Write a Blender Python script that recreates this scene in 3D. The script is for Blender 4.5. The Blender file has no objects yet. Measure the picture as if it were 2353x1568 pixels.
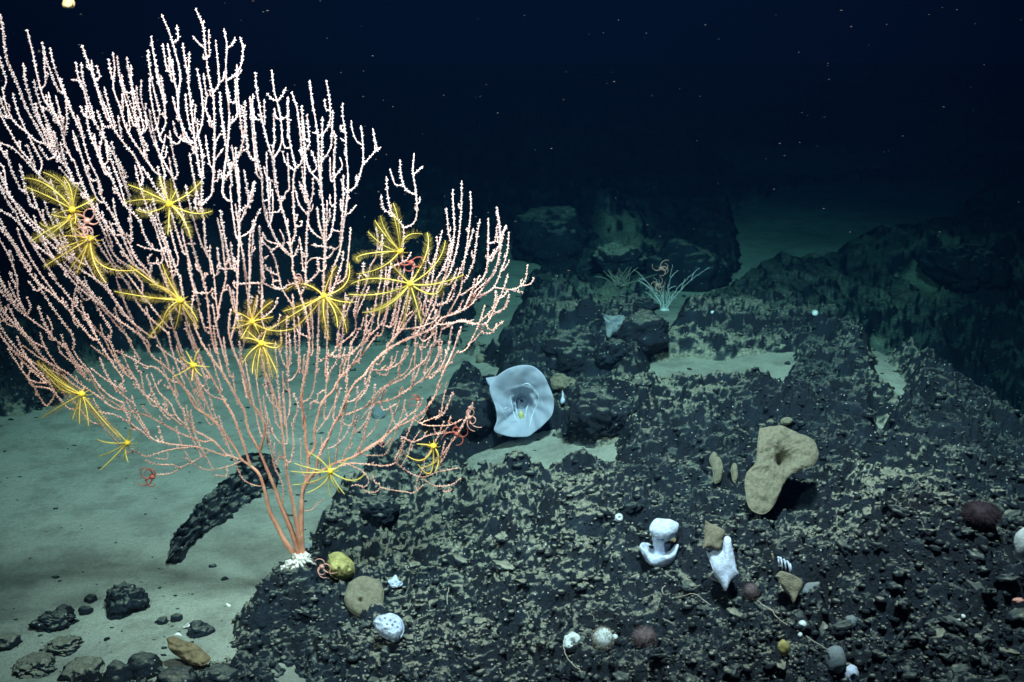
import bpy, math, random
import numpy as np
from mathutils import Vector

# ------------------------------------------------------------------ camera, world, lamps, exposure
scene = bpy.context.scene
COL = scene.collection
R = math.radians
CAM = np.array([0.0, 0.0, 1.55])
PITCH = R(15.0)
FD = 2522.0                       # focal length in units of a 2353 x 1568 picture
cam_data = bpy.data.cameras.new("camera")
cam_data.sensor_width = 36.0
cam_data.lens = FD / 2353.0 * 36.0
cam_data.clip_start = 0.05
cam_data.clip_end = 400.0
cam_data.dof.use_dof = True
cam_data.dof.focus_distance = 3.3
cam_data.dof.aperture_fstop = 7.0
cam = bpy.data.objects.new("camera", cam_data)
cam.location = CAM
cam.rotation_euler = (R(90) - PITCH, 0, 0)
COL.objects.link(cam)
scene.camera = cam

world = bpy.data.worlds.new("World")
scene.world = world
world.use_nodes = True
bg = world.node_tree.nodes["Background"]
bg.inputs[0].default_value = (0.02, 0.10, 1.0, 1)      # the even dark blue of deep water
bg.inputs[1].default_value = 0.012


def lamp(name, loc, target, energy, cone, blend, radius, colour):
    d = bpy.data.lights.new(name, 'SPOT')
    d.energy = energy
    d.spot_size = R(cone)
    d.spot_blend = blend
    d.shadow_soft_size = radius
    d.color = colour
    o = bpy.data.objects.new(name, d)
    o.location = loc
    o.rotation_euler = (Vector(target) - Vector(loc)).to_track_quat('-Z', 'Y').to_euler()
    COL.objects.link(o)
    return o


# the survey vehicle's floodlights: one high on its boom over the coral, one beside the lens
lamp("boom_floodlight", (0.30, 1.70, 4.0), (0.38, 4.2, 0.0), 1950.0, 78, 0.88, 0.24, (1.0, 0.64, 0.67))
lamp("side_floodlight", (-0.85, 0.95, 2.15), (-0.42, 2.9, 1.12), 365.0, 70, 0.9, 0.10, (1.0, 0.70, 0.68))

vs = scene.view_settings
vs.view_transform = 'Standard'
vs.look = 'None'
vs.exposure = 0.25
vs.gamma = 1.0
vs.use_curve_mapping = False
scene.cycles.volume_bounces = 0
scene.cycles.max_bounces = 6
scene.cycles.diffuse_bounces = 3
scene.cycles.use_denoising = True

# ------------------------------------------------------------------ helpers
rng = np.random.default_rng(11)
random.seed(11)
FWD = np.array([0.0, math.cos(PITCH), -math.sin(PITCH)])
UP = np.array([0.0, math.sin(PITCH), math.cos(PITCH)])


def ray(u, v):
    d = FWD + (u - 1176.5) / FD * np.array([1.0, 0, 0]) - (v - 784.0) / FD * UP
    return d


def at_y(u, v, y):
    """world point seen at picture place (u, v) at distance y ahead"""
    d = ray(u, v)
    return CAM + d * (y / d[1])


def project(x, y, z):
    dz = z - CAM[2]
    dep = y * FWD[1] + dz * FWD[2]
    dep = np.maximum(dep, 1e-3)
    u = 1176.5 + FD * x / dep
    v = 784.0 - FD * (y * UP[1] + dz * UP[2]) / dep
    return u, v


def sstep(a, b, x):
    t = np.clip((x - a) / (b - a), 0, 1)
    return t * t * (3 - 2 * t)


def _h(ix, iy, iz, s):
    n = (ix.astype(np.int64) * 374761393 + iy.astype(np.int64) * 668265263 + iz.astype(np.int64) * 2147483647 + s * 974711) & 0xFFFFFFFF
    n = ((n ^ (n >> 13)) * 1274126177) & 0xFFFFFFFF
    n = ((n ^ (n >> 16)) * 2246822519) & 0xFFFFFFFF
    return ((n ^ (n >> 15)) & 0xFFFFFF) / float(0xFFFFFF)


_PERM = np.random.default_rng(1).permutation(1024).astype(np.int32)
_ga = np.random.default_rng(2).random(1024) * 6.2831853
_GX, _GY = np.cos(_ga), np.sin(_ga)


def noise2(x, y, s=0):
    x = np.asarray(x, float); y = np.asarray(y, float)
    ix = np.floor(x); iy = np.floor(y)
    fx = x - ix; fy = y - iy
    wx = fx * fx * fx * (fx * (fx * 6 - 15) + 10); wy = fy * fy * fy * (fy * (fy * 6 - 15) + 10)
    jx = ix.astype(np.int32) + s * 37; jy = iy.astype(np.int32) + s * 11

    def g(ax, ay):
        h = _PERM[(_PERM[(jx + ax) & 1023] + jy + ay) & 1023]
        return _GX[h] * (fx - ax) + _GY[h] * (fy - ay)
    n0 = g(0, 0) * (1 - wx) + g(1, 0) * wx
    n1 = g(0, 1) * (1 - wx) + g(1, 1) * wx
    return (n0 * (1 - wy) + n1 * wy) * 1.45


def fbm(x, y, s=0, o=4, gain=0.5):
    a, t, f = 1.0, 0.0, 1.0
    for k in range(o):
        t = t + a * noise2(x * f + k * 17.3, y * f - k * 9.1, s + k)
        a *= gain; f *= 2.03
    return t


def noise3(p, s=0):
    x, y, z = p[..., 0], p[..., 1], p[..., 2]
    ix, iy, iz = np.floor(x), np.floor(y), np.floor(z)
    fx, fy, fz = x - ix, y - iy, z - iz
    wx, wy, wz = (t * t * (3 - 2 * t) for t in (fx, fy, fz))
    r = 0
    for a in (0, 1):
        for b in (0, 1):
            for c in (0, 1):
                r = r + _h(ix + a, iy + b, iz + c, s) * np.where(a, wx, 1 - wx) * np.where(b, wy, 1 - wy) * np.where(c, wz, 1 - wz)
    return r * 2 - 1


def cells(x, y, s=0):
    """distance to the nearest and second nearest of jittered points"""
    ix = np.floor(x); iy = np.floor(y)
    z = np.zeros_like(ix)
    f1 = np.full(x.shape, 9.0); f2 = np.full(x.shape, 9.0); idv = np.zeros(x.shape)
    for a in (-1, 0, 1):
        for b in (-1, 0, 1):
            cx = ix + a; cy = iy + b
            px = cx + 0.1 + 0.8 * _h(cx, cy, z, s); py = cy + 0.1 + 0.8 * _h(cx, cy, z, s + 1)
            d = np.hypot(px - x, py - y)
            near = d < f1
            f2 = np.where(near, f1, np.minimum(f2, d))
            idv = np.where(near, _h(cx, cy, z, s + 2), idv)
            f1 = np.where(near, d, f1)
    return f1, f2, idv


def poly_sd(u, v, poly):
    """signed distance to a polygon, positive inside"""
    d = np.full(u.shape, 1e9); ins = np.zeros(u.shape, bool)
    n = len(poly)
    for i in range(n):
        x0, y0 = poly[i]; x1, y1 = poly[(i + 1) % n]
        ex, ey = x1 - x0, y1 - y0
        t = np.clip(((u - x0) * ex + (v - y0) * ey) / (ex * ex + ey * ey + 1e-9), 0, 1)
        d = np.minimum(d, np.hypot(u - x0 - t * ex, v - y0 - t * ey))
        c = ((y0 > v) != (y1 > v))
        with np.errstate(divide='ignore', invalid='ignore'):
            xi = x0 + (v - y0) / (y1 - y0 if y1 != y0 else 1e-9) * ex
        ins ^= c & (u < xi)
    return np.where(ins, d, -d)


def mesh_from(name, verts, faces, smooth=True, attrs=None):
    """faces: (n,3) or (n,4) array, or a list of such arrays"""
    me = bpy.data.meshes.new(name)
    verts = np.ascontiguousarray(verts, dtype=np.float32)
    if not isinstance(faces, (list, tuple)):
        faces = [faces]
    faces = [np.asarray(f, np.int32) for f in faces if len(f)]
    loops = np.concatenate([f.ravel() for f in faces])
    sizes = np.concatenate([np.full(len(f), f.shape[1], np.int32) for f in faces])
    starts = np.concatenate([[0], np.cumsum(sizes)[:-1]]).astype(np.int32)
    me.vertices.add(len(verts)); me.vertices.foreach_set("co", verts.ravel())
    me.loops.add(len(loops)); me.loops.foreach_set("vertex_index", loops)
    me.polygons.add(len(sizes))
    me.polygons.foreach_set("loop_start", starts)
    me.polygons.foreach_set("loop_total", sizes)
    me.polygons.foreach_set("use_smooth", np.full(len(sizes), smooth))
    for k, a in (attrs or {}).items():
        at = me.attributes.new(k, 'FLOAT', 'POINT')
        at.data.foreach_set("value", np.ascontiguousarray(a, dtype=np.float32))
    me.update(calc_edges=True)
    me.validate()
    return me


def link(name, me, mat=None, parent=None, loc=(0, 0, 0)):
    if mat is not None and me is not None and len(me.materials) == 0:
        me.materials.append(mat)
    o = bpy.data.objects.new(name, me)
    o.location = loc
    if parent is not None:
        o.parent = parent
    COL.objects.link(o)
    return o


LABELS = set()


def tag(o, label, cat, group=None, kind=None):
    o["label"] = label
    o["category"] = cat
    if group:
        o["group"] = group
    if kind:
        o["kind"] = kind
    return o


def thing(name, loc, label, cat, group=None):
    o = link(name, None, loc=loc)
    return tag(o, label, cat, group)


def grid_faces(nr, nc, wrap=False):
    i = np.arange(nr - 1)[:, None]; j = np.arange(nc if wrap else nc - 1)[None, :]
    j2 = (j + 1) % nc
    a = i * nc + j; b = i * nc + j2; c = (i + 1) * nc + j2; d = (i + 1) * nc + j
    return np.stack([a, b, c, d], -1).reshape(-1, 4)


def smooth_path(pts, step):
    """Catmull-Rom through pts, resampled about every step"""
    P = np.asarray(pts, float)
    if len(P) < 2:
        return P
    Q = np.vstack([2 * P[0] - P[1], P, 2 * P[-1] - P[-2]])
    out = []
    for i in range(len(P) - 1):
        p0, p1, p2, p3 = Q[i:i + 4]
        n = max(2, int(np.linalg.norm(p2 - p1) / step * 1.0) + 1)
        t = np.linspace(0, 1, n, endpoint=False)[:, None]
        out.append(0.5 * (2 * p1 + (p2 - p0) * t + (2 * p0 - 5 * p1 + 4 * p2 - p3) * t ** 2 + (3 * p1 - p0 - 3 * p2 + p3) * t ** 3))
    out.append(P[-1:])
    return np.vstack(out)


def frames(P):
    T = np.gradient(P, axis=0)
    T /= np.linalg.norm(T, axis=1, keepdims=True) + 1e-12
    ref = np.array([0.13, 1.0, 0.07]); ref /= np.linalg.norm(ref)
    A = np.cross(T, ref); A /= np.linalg.norm(A, axis=1, keepdims=True) + 1e-9
    B = np.cross(A, T)
    return T, A, B


def tube(P, rad, n=6, cap=True):
    """verts, faces of a tapered tube along P with radius per point"""
    P = np.asarray(P, float); rad = np.broadcast_to(np.asarray(rad, float), (len(P),)).copy()
    if cap:
        T0 = P[0] - P[1]; T0 /= np.linalg.norm(T0) + 1e-9
        T1 = P[-1] - P[-2]; T1 /= np.linalg.norm(T1) + 1e-9
        P = np.vstack([P[0] + T0 * rad[0] * .8, P[0] + T0 * rad[0] * 0.5, P, P[-1] + T1 * rad[-1] * .5, P[-1] + T1 * rad[-1] * .85])
        rad = np.concatenate([[rad[0] * .15, rad[0] * .75], rad, [rad[-1] * .75, rad[-1] * .15]])
    T, A, B = frames(P)
    a = np.linspace(0, 2 * math.pi, n, endpoint=False)
    V = P[:, None, :] + rad[:, None, None] * (np.cos(a)[None, :, None] * A[:, None, :] + np.sin(a)[None, :, None] * B[:, None, :])
    return V.reshape(-1, 3), grid_faces(len(P), n, True)


class MB:
    """collects pieces of ONE mesh"""
    def __init__(self):
        self.v = []; self.q = []; self.t = []; self.n = 0; self.a = {}

    def add(self, V, F, **attrs):
        F = np.asarray(F)
        (self.q if F.shape[1] == 4 else self.t).append(F + self.n)
        self.v.append(np.asarray(V)); 
        for k, x in attrs.items():
            self.a.setdefault(k, []).append(np.broadcast_to(x, (len(V),)))
        self.n += len(V)

    def mesh(self, name, origin=(0, 0, 0), smooth=True):
        f = []
        if self.q: f.append(np.vstack(self.q))
        if self.t: f.append(np.vstack(self.t))
        return mesh_from(name, np.vstack(self.v) - np.asarray(origin), f, smooth, {k: np.concatenate(x) for k, x in self.a.items()})


_ICO = {}


def ico(sub):
    if sub not in _ICO:
        import bmesh
        bm = bmesh.new(); bmesh.ops.create_icosphere(bm, subdivisions=sub, radius=1.0)
        V = np.array([v.co[:] for v in bm.verts]); F = np.array([[v.index for v in f.verts] for f in bm.faces])
        bm.free(); _ICO[sub] = (V, F)
    return _ICO[sub]


# ------------------------------------------------------------------ materials
def new_mat(name):
    m = bpy.data.materials.new(name); m.use_nodes = True
    nt = m.node_tree
    b = nt.nodes["Principled BSDF"]
    return m, nt, b


def N(nt, kind, **kw):
    n = nt.nodes.new(kind)
    for k, v in kw.items():
        setattr(n, k, v)
    return n


def ramp(nt, fac, stops):
    n = N(nt, "ShaderNodeValToRGB")
    el = n.color_ramp.elements
    while len(el) < len(stops):
        el.new(0.5)
    for e, (p, c) in zip(el, stops):
        e.position = p; e.color = (c[0], c[1], c[2], 1)
    nt.links.new(fac, n.inputs[0])
    return n.outputs[0]


def noise_node(nt, scale, detail=4, rough=0.55, coord="Object", stretch=None):
    tc = N(nt, "ShaderNodeTexCoord")
    src = tc.outputs[coord]
    if stretch:
        mp = N(nt, "ShaderNodeMapping"); mp.inputs["Scale"].default_value = stretch
        nt.links.new(src, mp.inputs[0]); src = mp.outputs[0]
    n = N(nt, "ShaderNodeTexNoise")
    n.inputs["Scale"].default_value = scale; n.inputs["Detail"].default_value = detail; n.inputs["Roughness"].default_value = rough
    nt.links.new(src, n.inputs["Vector"])
    return n.outputs["Fac"]


def math_node(nt, op, a, b=None, clamp=False):
    n = N(nt, "ShaderNodeMath", operation=op); n.use_clamp = clamp
    for i, x in enumerate((a, b)):
        if x is None: continue
        if isinstance(x, (int, float)): n.inputs[i].default_value = x
        else: nt.links.new(x, n.inputs[i])
    return n.outputs[0]


def mix_col(nt, fac, a, b):
    n = N(nt, "ShaderNodeMix", data_type='RGBA')
    for s, x in ((0, fac), (6, a), (7, b)):
        if isinstance(x, (int, float)): n.inputs[s].default_value = x
        elif isinstance(x, tuple): n.inputs[s].default_value = (*x, 1)
        else: nt.links.new(x, n.inputs[s])
    return n.outputs[2]


def bump(nt, b, h, strength, dist):
    n = N(nt, "ShaderNodeBump"); n.inputs["Strength"].default_value = strength; n.inputs["Distance"].default_value = dist
    nt.links.new(h, n.inputs["Height"]); nt.links.new(n.outputs[0], b.inputs["Normal"])


def smooth_range(nt, x, lo, hi):
    n = N(nt, "ShaderNodeMapRange", interpolation_type='SMOOTHSTEP')
    n.inputs[1].default_value = lo; n.inputs[2].default_value = hi
    nt.links.new(x, n.inputs[0])
    return n.outputs[0]


DARK = (0.0048, 0.0115, 0.021)
TAN = (0.34, 0.335, 0.25)


def rock_material(name, dust_default=None, dust_gain=1.0):
    """black iron-manganese crust with ledges coloured paler for settled sediment and light from above"""
    m, nt, b = new_mat(name)
    coord = "Object"
    base = ramp(nt, noise_node(nt, 9.0, 5, 0.6, coord), [(0.3, (0.003, 0.006, 0.010)), (0.55, DARK), (0.75, (0.013, 0.025, 0.038))])
    geo = N(nt, "ShaderNodeNewGeometry")
    sx = N(nt, "ShaderNodeSeparateXYZ"); nt.links.new(geo.outputs["Normal"], sx.inputs[0])
    up = smooth_range(nt, sx.outputs[2], 0.50, 0.96)  # upward faces coloured paler, for sediment and for the overhead light they catch
    n1 = noise_node(nt, 58.0, 4, 0.62, coord, (0.55, 1.1, 1.9))
    n3 = noise_node(nt, 165.0, 4, 0.7, coord, (0.6, 1.1, 1.8))
    n2 = noise_node(nt, 5.0, 3, 0.5, coord)
    if dust_default is None:
        at = N(nt, "ShaderNodeAttribute", attribute_name="dust")
        d = at.outputs["Fac"]
    else:
        v = N(nt, "ShaderNodeValue"); v.outputs[0].default_value = dust_default; d = v.outputs[0]
    s = math_node(nt, 'ADD', math_node(nt, 'MULTIPLY', n1, 0.62), math_node(nt, 'MULTIPLY', n2, 0.45))
    s = math_node(nt, 'ADD', s, math_node(nt, 'MULTIPLY', n3, 0.50))
    s = math_node(nt, 'ADD', s, math_node(nt, 'MULTIPLY', up, 0.85))
    s = math_node(nt, 'ADD', s, math_node(nt, 'MULTIPLY', d, dust_gain))
    cover = smooth_range(nt, s, 1.20, 1.93)
    film = ramp(nt, noise_node(nt, 110.0, 4, 0.7, coord), [(0.3, (0.016, 0.030, 0.036)), (0.7, (0.085, 0.102, 0.092))])
    tan = ramp(nt, noise_node(nt, 75.0, 4, 0.7, coord), [(0.35, (0.11, 0.115, 0.09)), (0.68, TAN)])
    col = mix_col(nt, smooth_range(nt, cover, 0.02, 0.50), base, film)
    col = mix_col(nt, smooth_range(nt, cover, 0.46, 1.0), col, tan)
    # scattered pale grains and shell grit
    grit = N(nt, "ShaderNodeTexVoronoi"); grit.inputs["Scale"].default_value = 62.0
    tc = N(nt, "ShaderNodeTexCoord"); nt.links.new(tc.outputs[coord], grit.inputs["Vector"])
    spot = math_node(nt, 'LESS_THAN', grit.outputs["Distance"], 0.16)
    sepc = N(nt, "ShaderNodeSeparateColor"); nt.links.new(grit.outputs["Color"], sepc.inputs[0])
    rare = math_node(nt, 'GREATER_THAN', sepc.outputs[0], 0.84)
    col = mix_col(nt, math_node(nt, 'MULTIPLY', math_node(nt, 'MULTIPLY', spot, rare), 0.8), col, (0.50, 0.52, 0.48))
    nt.links.new(col, b.inputs["Base Color"])
    b.inputs["Roughness"].default_value = 0.58
    b.inputs["Specular IOR Level"].default_value = 0.28
    bump(nt, b, noise_node(nt, 85.0, 6, 0.72, coord), 0.9, 0.014)
    return m


M = {}
M['rock'] = rock_material("black_crust_rock")
M['stone'] = rock_material("black_crust_stone", 0.02)
M['stone_dusty'] = rock_material("dusty_stone", 0.34)
M['boulder'] = rock_material("black_crust_boulder", -0.06)

m, nt, b = new_mat("sand")
c1 = noise_node(nt, 1.3, 4, 0.55)
c2 = noise_node(nt, 150.0, 4, 0.8)
sand = ramp(nt, c1, [(0.3, (0.27, 0.30, 0.25)), (0.7, (0.39, 0.42, 0.345))])
sand = mix_col(nt, math_node(nt, 'MULTIPLY', smooth_range(nt, c2, 0.46, 0.62), 0.62), sand, (0.20, 0.20, 0.16))
mott = smooth_range(nt, noise_node(nt, 7.0, 6, 0.72), 0.42, 0.66)
sand = mix_col(nt, math_node(nt, 'MULTIPLY', mott, 0.6), sand, (0.15, 0.155, 0.13))
fleck = smooth_range(nt, noise_node(nt, 24.0, 4, 0.8, stretch=(1.0, 1.6, 1.0)), 0.64, 0.74)
sand = mix_col(nt, math_node(nt, 'MULTIPLY', fleck, 0.75), sand, (0.10, 0.11, 0.10))
nt.links.new(sand, b.inputs["Base Color"]); b.inputs["Roughness"].default_value = 0.95
b.inputs["Specular IOR Level"].default_value = 0.1
bump(nt, b, noise_node(nt, 60.0, 6, 0.75), 0.8, 0.016)
M['sand'] = m


def simple(name, col, col2, scale, rough=0.7, bscale=None, bdist=0.003, sss=0.0, spec=0.3, transl=0.0, silt=0.0):
    m, nt, b = new_mat(name)
    c = ramp(nt, noise_node(nt, scale, 4, 0.6), [(0.32, col), (0.68, col2)])
    if silt:     # fine mud caught in the pores and on the upper side
        g = N(nt, "ShaderNodeNewGeometry"); sp = N(nt, "ShaderNodeSeparateXYZ"); nt.links.new(g.outputs["Normal"], sp.inputs[0])
        k = math_node(nt, 'ADD', math_node(nt, 'MULTIPLY', noise_node(nt, 70.0, 5, 0.75), 1.0), math_node(nt, 'MULTIPLY', sp.outputs[2], 0.12))
        c = mix_col(nt, math_node(nt, 'MULTIPLY', smooth_range(nt, k, 0.48, 0.74), silt), c, (0.17, 0.16, 0.115))
        vo = N(nt, "ShaderNodeTexVoronoi"); vo.inputs["Scale"].default_value = 210.0
        tcv = N(nt, "ShaderNodeTexCoord"); nt.links.new(tcv.outputs["Object"], vo.inputs["Vector"])
        c = mix_col(nt, math_node(nt, 'MULTIPLY', math_node(nt, 'LESS_THAN', vo.outputs["Distance"], 0.22), silt * .8), c, (0.06, 0.06, 0.05))
    nt.links.new(c, b.inputs["Base Color"])
    b.inputs["Roughness"].default_value = rough
    b.inputs["Specular IOR Level"].default_value = spec
    if sss:
        b.inputs["Subsurface Weight"].default_value = sss
        b.inputs["Subsurface Radius"].default_value = (0.02, 0.02, 0.025)
        b.inputs["Subsurface Scale"].default_value = 0.5
    if bscale:
        bump(nt, b, noise_node(nt, bscale, 4, 0.6), 0.6, bdist)
    if transl:
        tr = N(nt, "ShaderNodeBsdfTranslucent"); nt.links.new(c, tr.inputs[0])
        mx = N(nt, "ShaderNodeMixShader"); mx.inputs[0].default_value = transl
        nt.links.new(b.outputs[0], mx.inputs[1]); nt.links.new(tr.outputs[0], mx.inputs[2])
        nt.links.new(mx.outputs[0], nt.nodes["Material Output"].inputs["Surface"])
    return m


# coral skin: salmon old wood, paler towards the growing ends
m, nt, b = new_mat("coral_skin")
at = N(nt, "ShaderNodeAttribute", attribute_name="young")
old = ramp(nt, noise_node(nt, 35.0, 3, 0.6), [(0.35, (0.70, 0.24, 0.14)), (0.65, (0.88, 0.44, 0.28))])
cc = mix_col(nt, at.outputs["Fac"], old, (0.84, 0.54, 0.50))
nt.links.new(cc, b.inputs["Base Color"]); b.inputs["Roughness"].default_value = 0.6
b.inputs["Specular IOR Level"].default_value = 0.3
M['coral'] = m
m, nt, b = new_mat("coral_polyp")
at = N(nt, "ShaderNodeAttribute", attribute_name="young")
cc = mix_col(nt, at.outputs["Fac"], (0.90, 0.52, 0.45), (0.92, 0.79, 0.79))
nt.links.new(cc, b.inputs["Base Color"]); b.inputs["Roughness"].default_value = 0.6
M['polyp'] = m
M['holdfast'] = simple("holdfast", (0.62, 0.56, 0.50), (0.85, 0.80, 0.74), 40, 0.7, 80)
M['crinoid'] = simple("crinoid_yellow", (0.76, 0.46, 0.05), (0.86, 0.62, 0.15), 60, 0.6)
M['crinoid_hub'] = simple("crinoid_hub", (0.70, 0.38, 0.02), (0.85, 0.58, 0.04), 80, 0.6)
M['pinnule'] = simple("crinoid_pinnule", (0.52, 0.35, 0.05), (0.64, 0.48, 0.12), 60, 0.7, transl=0.6)
M['red'] = simple("brittle_star_red", (0.30, 0.05, 0.035), (0.44, 0.12, 0.08), 90, 0.6)
M['redpale'] = simple("brittle_star_pale", (0.50, 0.22, 0.17), (0.62, 0.32, 0.26), 90, 0.6)
M['glass_sponge'] = simple("glass_sponge_blue", (0.58, 0.65, 0.77), (0.68, 0.74, 0.85), 40, 0.7, 300, 0.002, spec=0.1, transl=0.6)
M['sponge_ridge'] = simple("glass_sponge_ridge", (0.62, 0.72, 0.86), (0.72, 0.80, 0.92), 60, 0.7, transl=0.3)
M['white_sponge'] = simple("white_sponge", (0.46, 0.54, 0.70), (0.58, 0.67, 0.82), 30, 0.8, 150, 0.004, sss=0.2, spec=0.1, silt=0.5)
M['white_ball'] = simple("white_ball_sponge", (0.50, 0.58, 0.60), (0.66, 0.74, 0.74), 50, 0.8, 160, 0.004, sss=0.2, silt=0.55)
M['tan_sponge'] = simple("tan_sponge", (0.13, 0.12, 0.085), (0.215, 0.20, 0.145), 120, 0.95, 240, 0.007, spec=0.05, silt=0.45)
M['olive_sponge'] = simple("olive_sponge", (0.20, 0.18, 0.07), (0.42, 0.38, 0.14), 45, 0.9, 120, 0.006, spec=0.1)
M['brown_sponge'] = simple("brown_sponge", (0.13, 0.10, 0.055), (0.22, 0.17, 0.10), 45, 0.9, 130, 0.005, spec=0.1)
M['grey_sponge'] = simple("grey_sponge", (0.12, 0.16, 0.18), (0.18, 0.23, 0.26), 60, 0.9, 150, 0.004, spec=0.1, silt=0.6)
M['crinoid_olive'] = simple("crinoid_olive", (0.60, 0.44, 0.06), (0.74, 0.58, 0.14), 60, 0.6)
M['pinnule_olive'] = simple("pinnule_olive", (0.40, 0.29, 0.05), (0.52, 0.41, 0.11), 60, 0.7, transl=0.45)
M['purple'] = simple("purple_grey", (0.065, 0.05, 0.055), (0.12, 0.09, 0.095), 60, 0.8, 120, 0.004)
M['darkplum'] = simple("dark_plum", (0.018, 0.011, 0.016), (0.032, 0.018, 0.025), 40, 0.8, 120, 0.004)
M['dark_hole'] = simple("sponge_hole", (0.02, 0.025, 0.02), (0.05, 0.05, 0.04), 40, 0.9)
M['yellow_core'] = simple("sponge_core_yellow", (0.35, 0.37, 0.14), (0.50, 0.50, 0.22), 60, 0.8)
M['filament'] = simple("pale_filament", (0.22, 0.20, 0.16), (0.34, 0.31, 0.25), 60, 0.7)
M['shell'] = simple("white_shell", (0.70, 0.72, 0.68), (0.85, 0.86, 0.82), 60, 0.5)
M['bush'] = simple("white_bush_coral", (0.50, 0.52, 0.50), (0.66, 0.68, 0.66), 60, 0.6)
M['snow'] = simple("marine_snow", (0.035, 0.03, 0.028), (0.09, 0.075, 0.07), 20, 0.8)
M['yellowblob'] = simple("drifting_yellow", (0.40, 0.30, 0.13), (0.55, 0.44, 0.22), 60, 0.8)
# ------------------------------------------------------------------ the sea bed
SAND_PATCHES = [   # where sand lies open, read off the photograph's layout
    [(-900, 900), (0, 945), (130, 922), (170, 830), (300, 790), (600, 786), (1040, 776), (1110, 800), (1160, 832), (1140, 878), (1050, 880), (1000, 960), (850, 1035), (825, 1090),
     (780, 1130), (745, 1200), (722, 1280), (640, 1325), (560, 1385), (535, 1450), (510, 1500), (420, 1530), (280, 1560), (100, 1640), (-900, 1900)],
    [(1160, 540), (1205, 565), (1255, 600), (1215, 640), (1195, 715), (1150, 800), (1050, 780), (1095, 680), (1120, 600)],
    [(1075, 1060), (1140, 1005), (1280, 985), (1370, 1000), (1445, 955), (1440, 1010), (1385, 1062), (1270, 1085), (1180, 1092), (1100, 1085)],
    [(1475, 800), (1560, 785), (1650, 800), (1820, 792), (1808, 880), (1700, 872), (1600, 892), (1490, 880)],
    [(1355, 715), (1440, 680), (1540, 655), (1660, 640), (1705, 600), (1680, 480), (1780, 440), (1900, 420), (2250, 430), (2200, 490), (1990, 540), (1890, 580), (1750, 600), (1715, 640),
     (1620, 680), (1555, 745), (1520, 790), (1480, 740), (1420, 715)],
    [(1990, 1072), (2045, 1070), (2130, 1100), (2060, 1108), (1990, 1100)],
    [(2012, 945), (2050, 950), (2045, 1010), (2008, 1005)],
    [(1975, 775), (2010, 770), (2080, 850), (2130, 940), (2080, 920), (2010, 850)],
    [(1650, 345), (1800, 350), (2000, 335), (2100, 370), (1900, 400), (1700, 395)],
    [(2050, 640), (2130, 630), (2200, 660), (2120, 690)],
]
# sediment lying thick; some minus amounts paint unlit rock darker, as behind the coral (picture place, radius, amount)
DUST_SHADE_SPOTS = [(900, 1180, 170, .34), (1150, 1240, 220, .26), (1000, 1130, 120, .26), (830, 1290, 90, .34), (1400, 1330, 180, .16), (1150, 1450, 260, .10), (2090, 1270, 130, .36), (2060, 1120, 110, .30),
              (1450, 590, 70, .38), (1430, 560, 50, .45), (1400, 690, 50, .4), (1650, 900, 140, .10), (1500, 950, 120, .18), (1620, 760, 90, .10), (2150, 640, 80, .35), (1300, 720, 90, .10),
              (2000, 1180, 80, .18), (1000, 1400, 200, .03), (1700, 1320, 220, .04), (2150, 1450, 260, -.04), (800, 1500, 220, .05), (2050, 900, 100, .12), (1250, 1180, 160, .12),
              (1880, 1240, 60, .2), (600, 1510, 90, -.05), (2180, 1000, 160, -.05), (1850, 950, 130, -.16), (1280, 560, 140, -.25), (1560, 590, 130, -.25), (2250, 850, 160, -.2), (450, 600, 700, -.35), (1900, 500, 300, -.1)]
# swellings of the rock (picture place, radius in metres, height in metres)
SWELLS = [(2080, 1265, .20, .20), (2060, 1120, .24, .12), (1860, 930, .30, .05), (1700, 970, .3, .02), (1620, 740, .4, .10), (1200, 760, .45, .10), (1400, 960, .22, .06), (1060, 950, .16, .10),
          (1450, 1060, .22, .05), (900, 1170, .18, .05), (860, 1290, .10, .05), (1850, 650, .4, .06), (2200, 720, .6, .14), (2250, 580, .7, .14), (1350, 1180, .3, .03), (700, 1370, .14, .05)]
SWELLS = [(u, v, r, h) for u, v, r, h in SWELLS]


def macro(x, y):
    z = 0.19 * sstep(-0.45, 0.55, x + 0.10 * (y - 3)) * sstep(1.0, 2.6, y) * (1 - sstep(4.9, 7.4, y))
    edge = 1.62 + 0.05 * np.sin(y * 2.1) + 0.03 * (y - 3)
    z = z + 0.10 * sstep(0.2, 1.2, x) * (1 - sstep(4.4, 6.8, y))
    z = z - 1.0 * sstep(edge - 0.25, edge + 1.6, x) * (1 - sstep(5.5, 8.5, y))
    z = z + 0.13 * sstep(6.0, 12.0, y) + 0.35 * sstep(10, 24, y)
    z = z + 0.04 * noise2(x * 0.7, y * 0.7, 5)
    return z


_sw = None


def swells():
    global _sw
    if _sw is None:
        _sw = []
        for u, v, r, h in SWELLS:
            d = ray(u, v); t = np.linspace(1.5, 20, 2500)
            P = CAM + d * t[:, None]
            k = np.argmax(P[:, 2] < macro(P[:, 0], P[:, 1]) + h * 0.5)
            _sw.append((P[k, 0], P[k, 1], r, h))
    return _sw


def sand_h(x, y):
    return macro(x, y) - 0.035 + 0.012 * fbm(x * 1.1, y * 1.1, 21, 3) + 0.003 * fbm(x * 7, y * 9, 23, 3) + 0.0035 * np.maximum(0, fbm(x * 22, y * 22, 29, 2) - 0.25)


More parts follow.
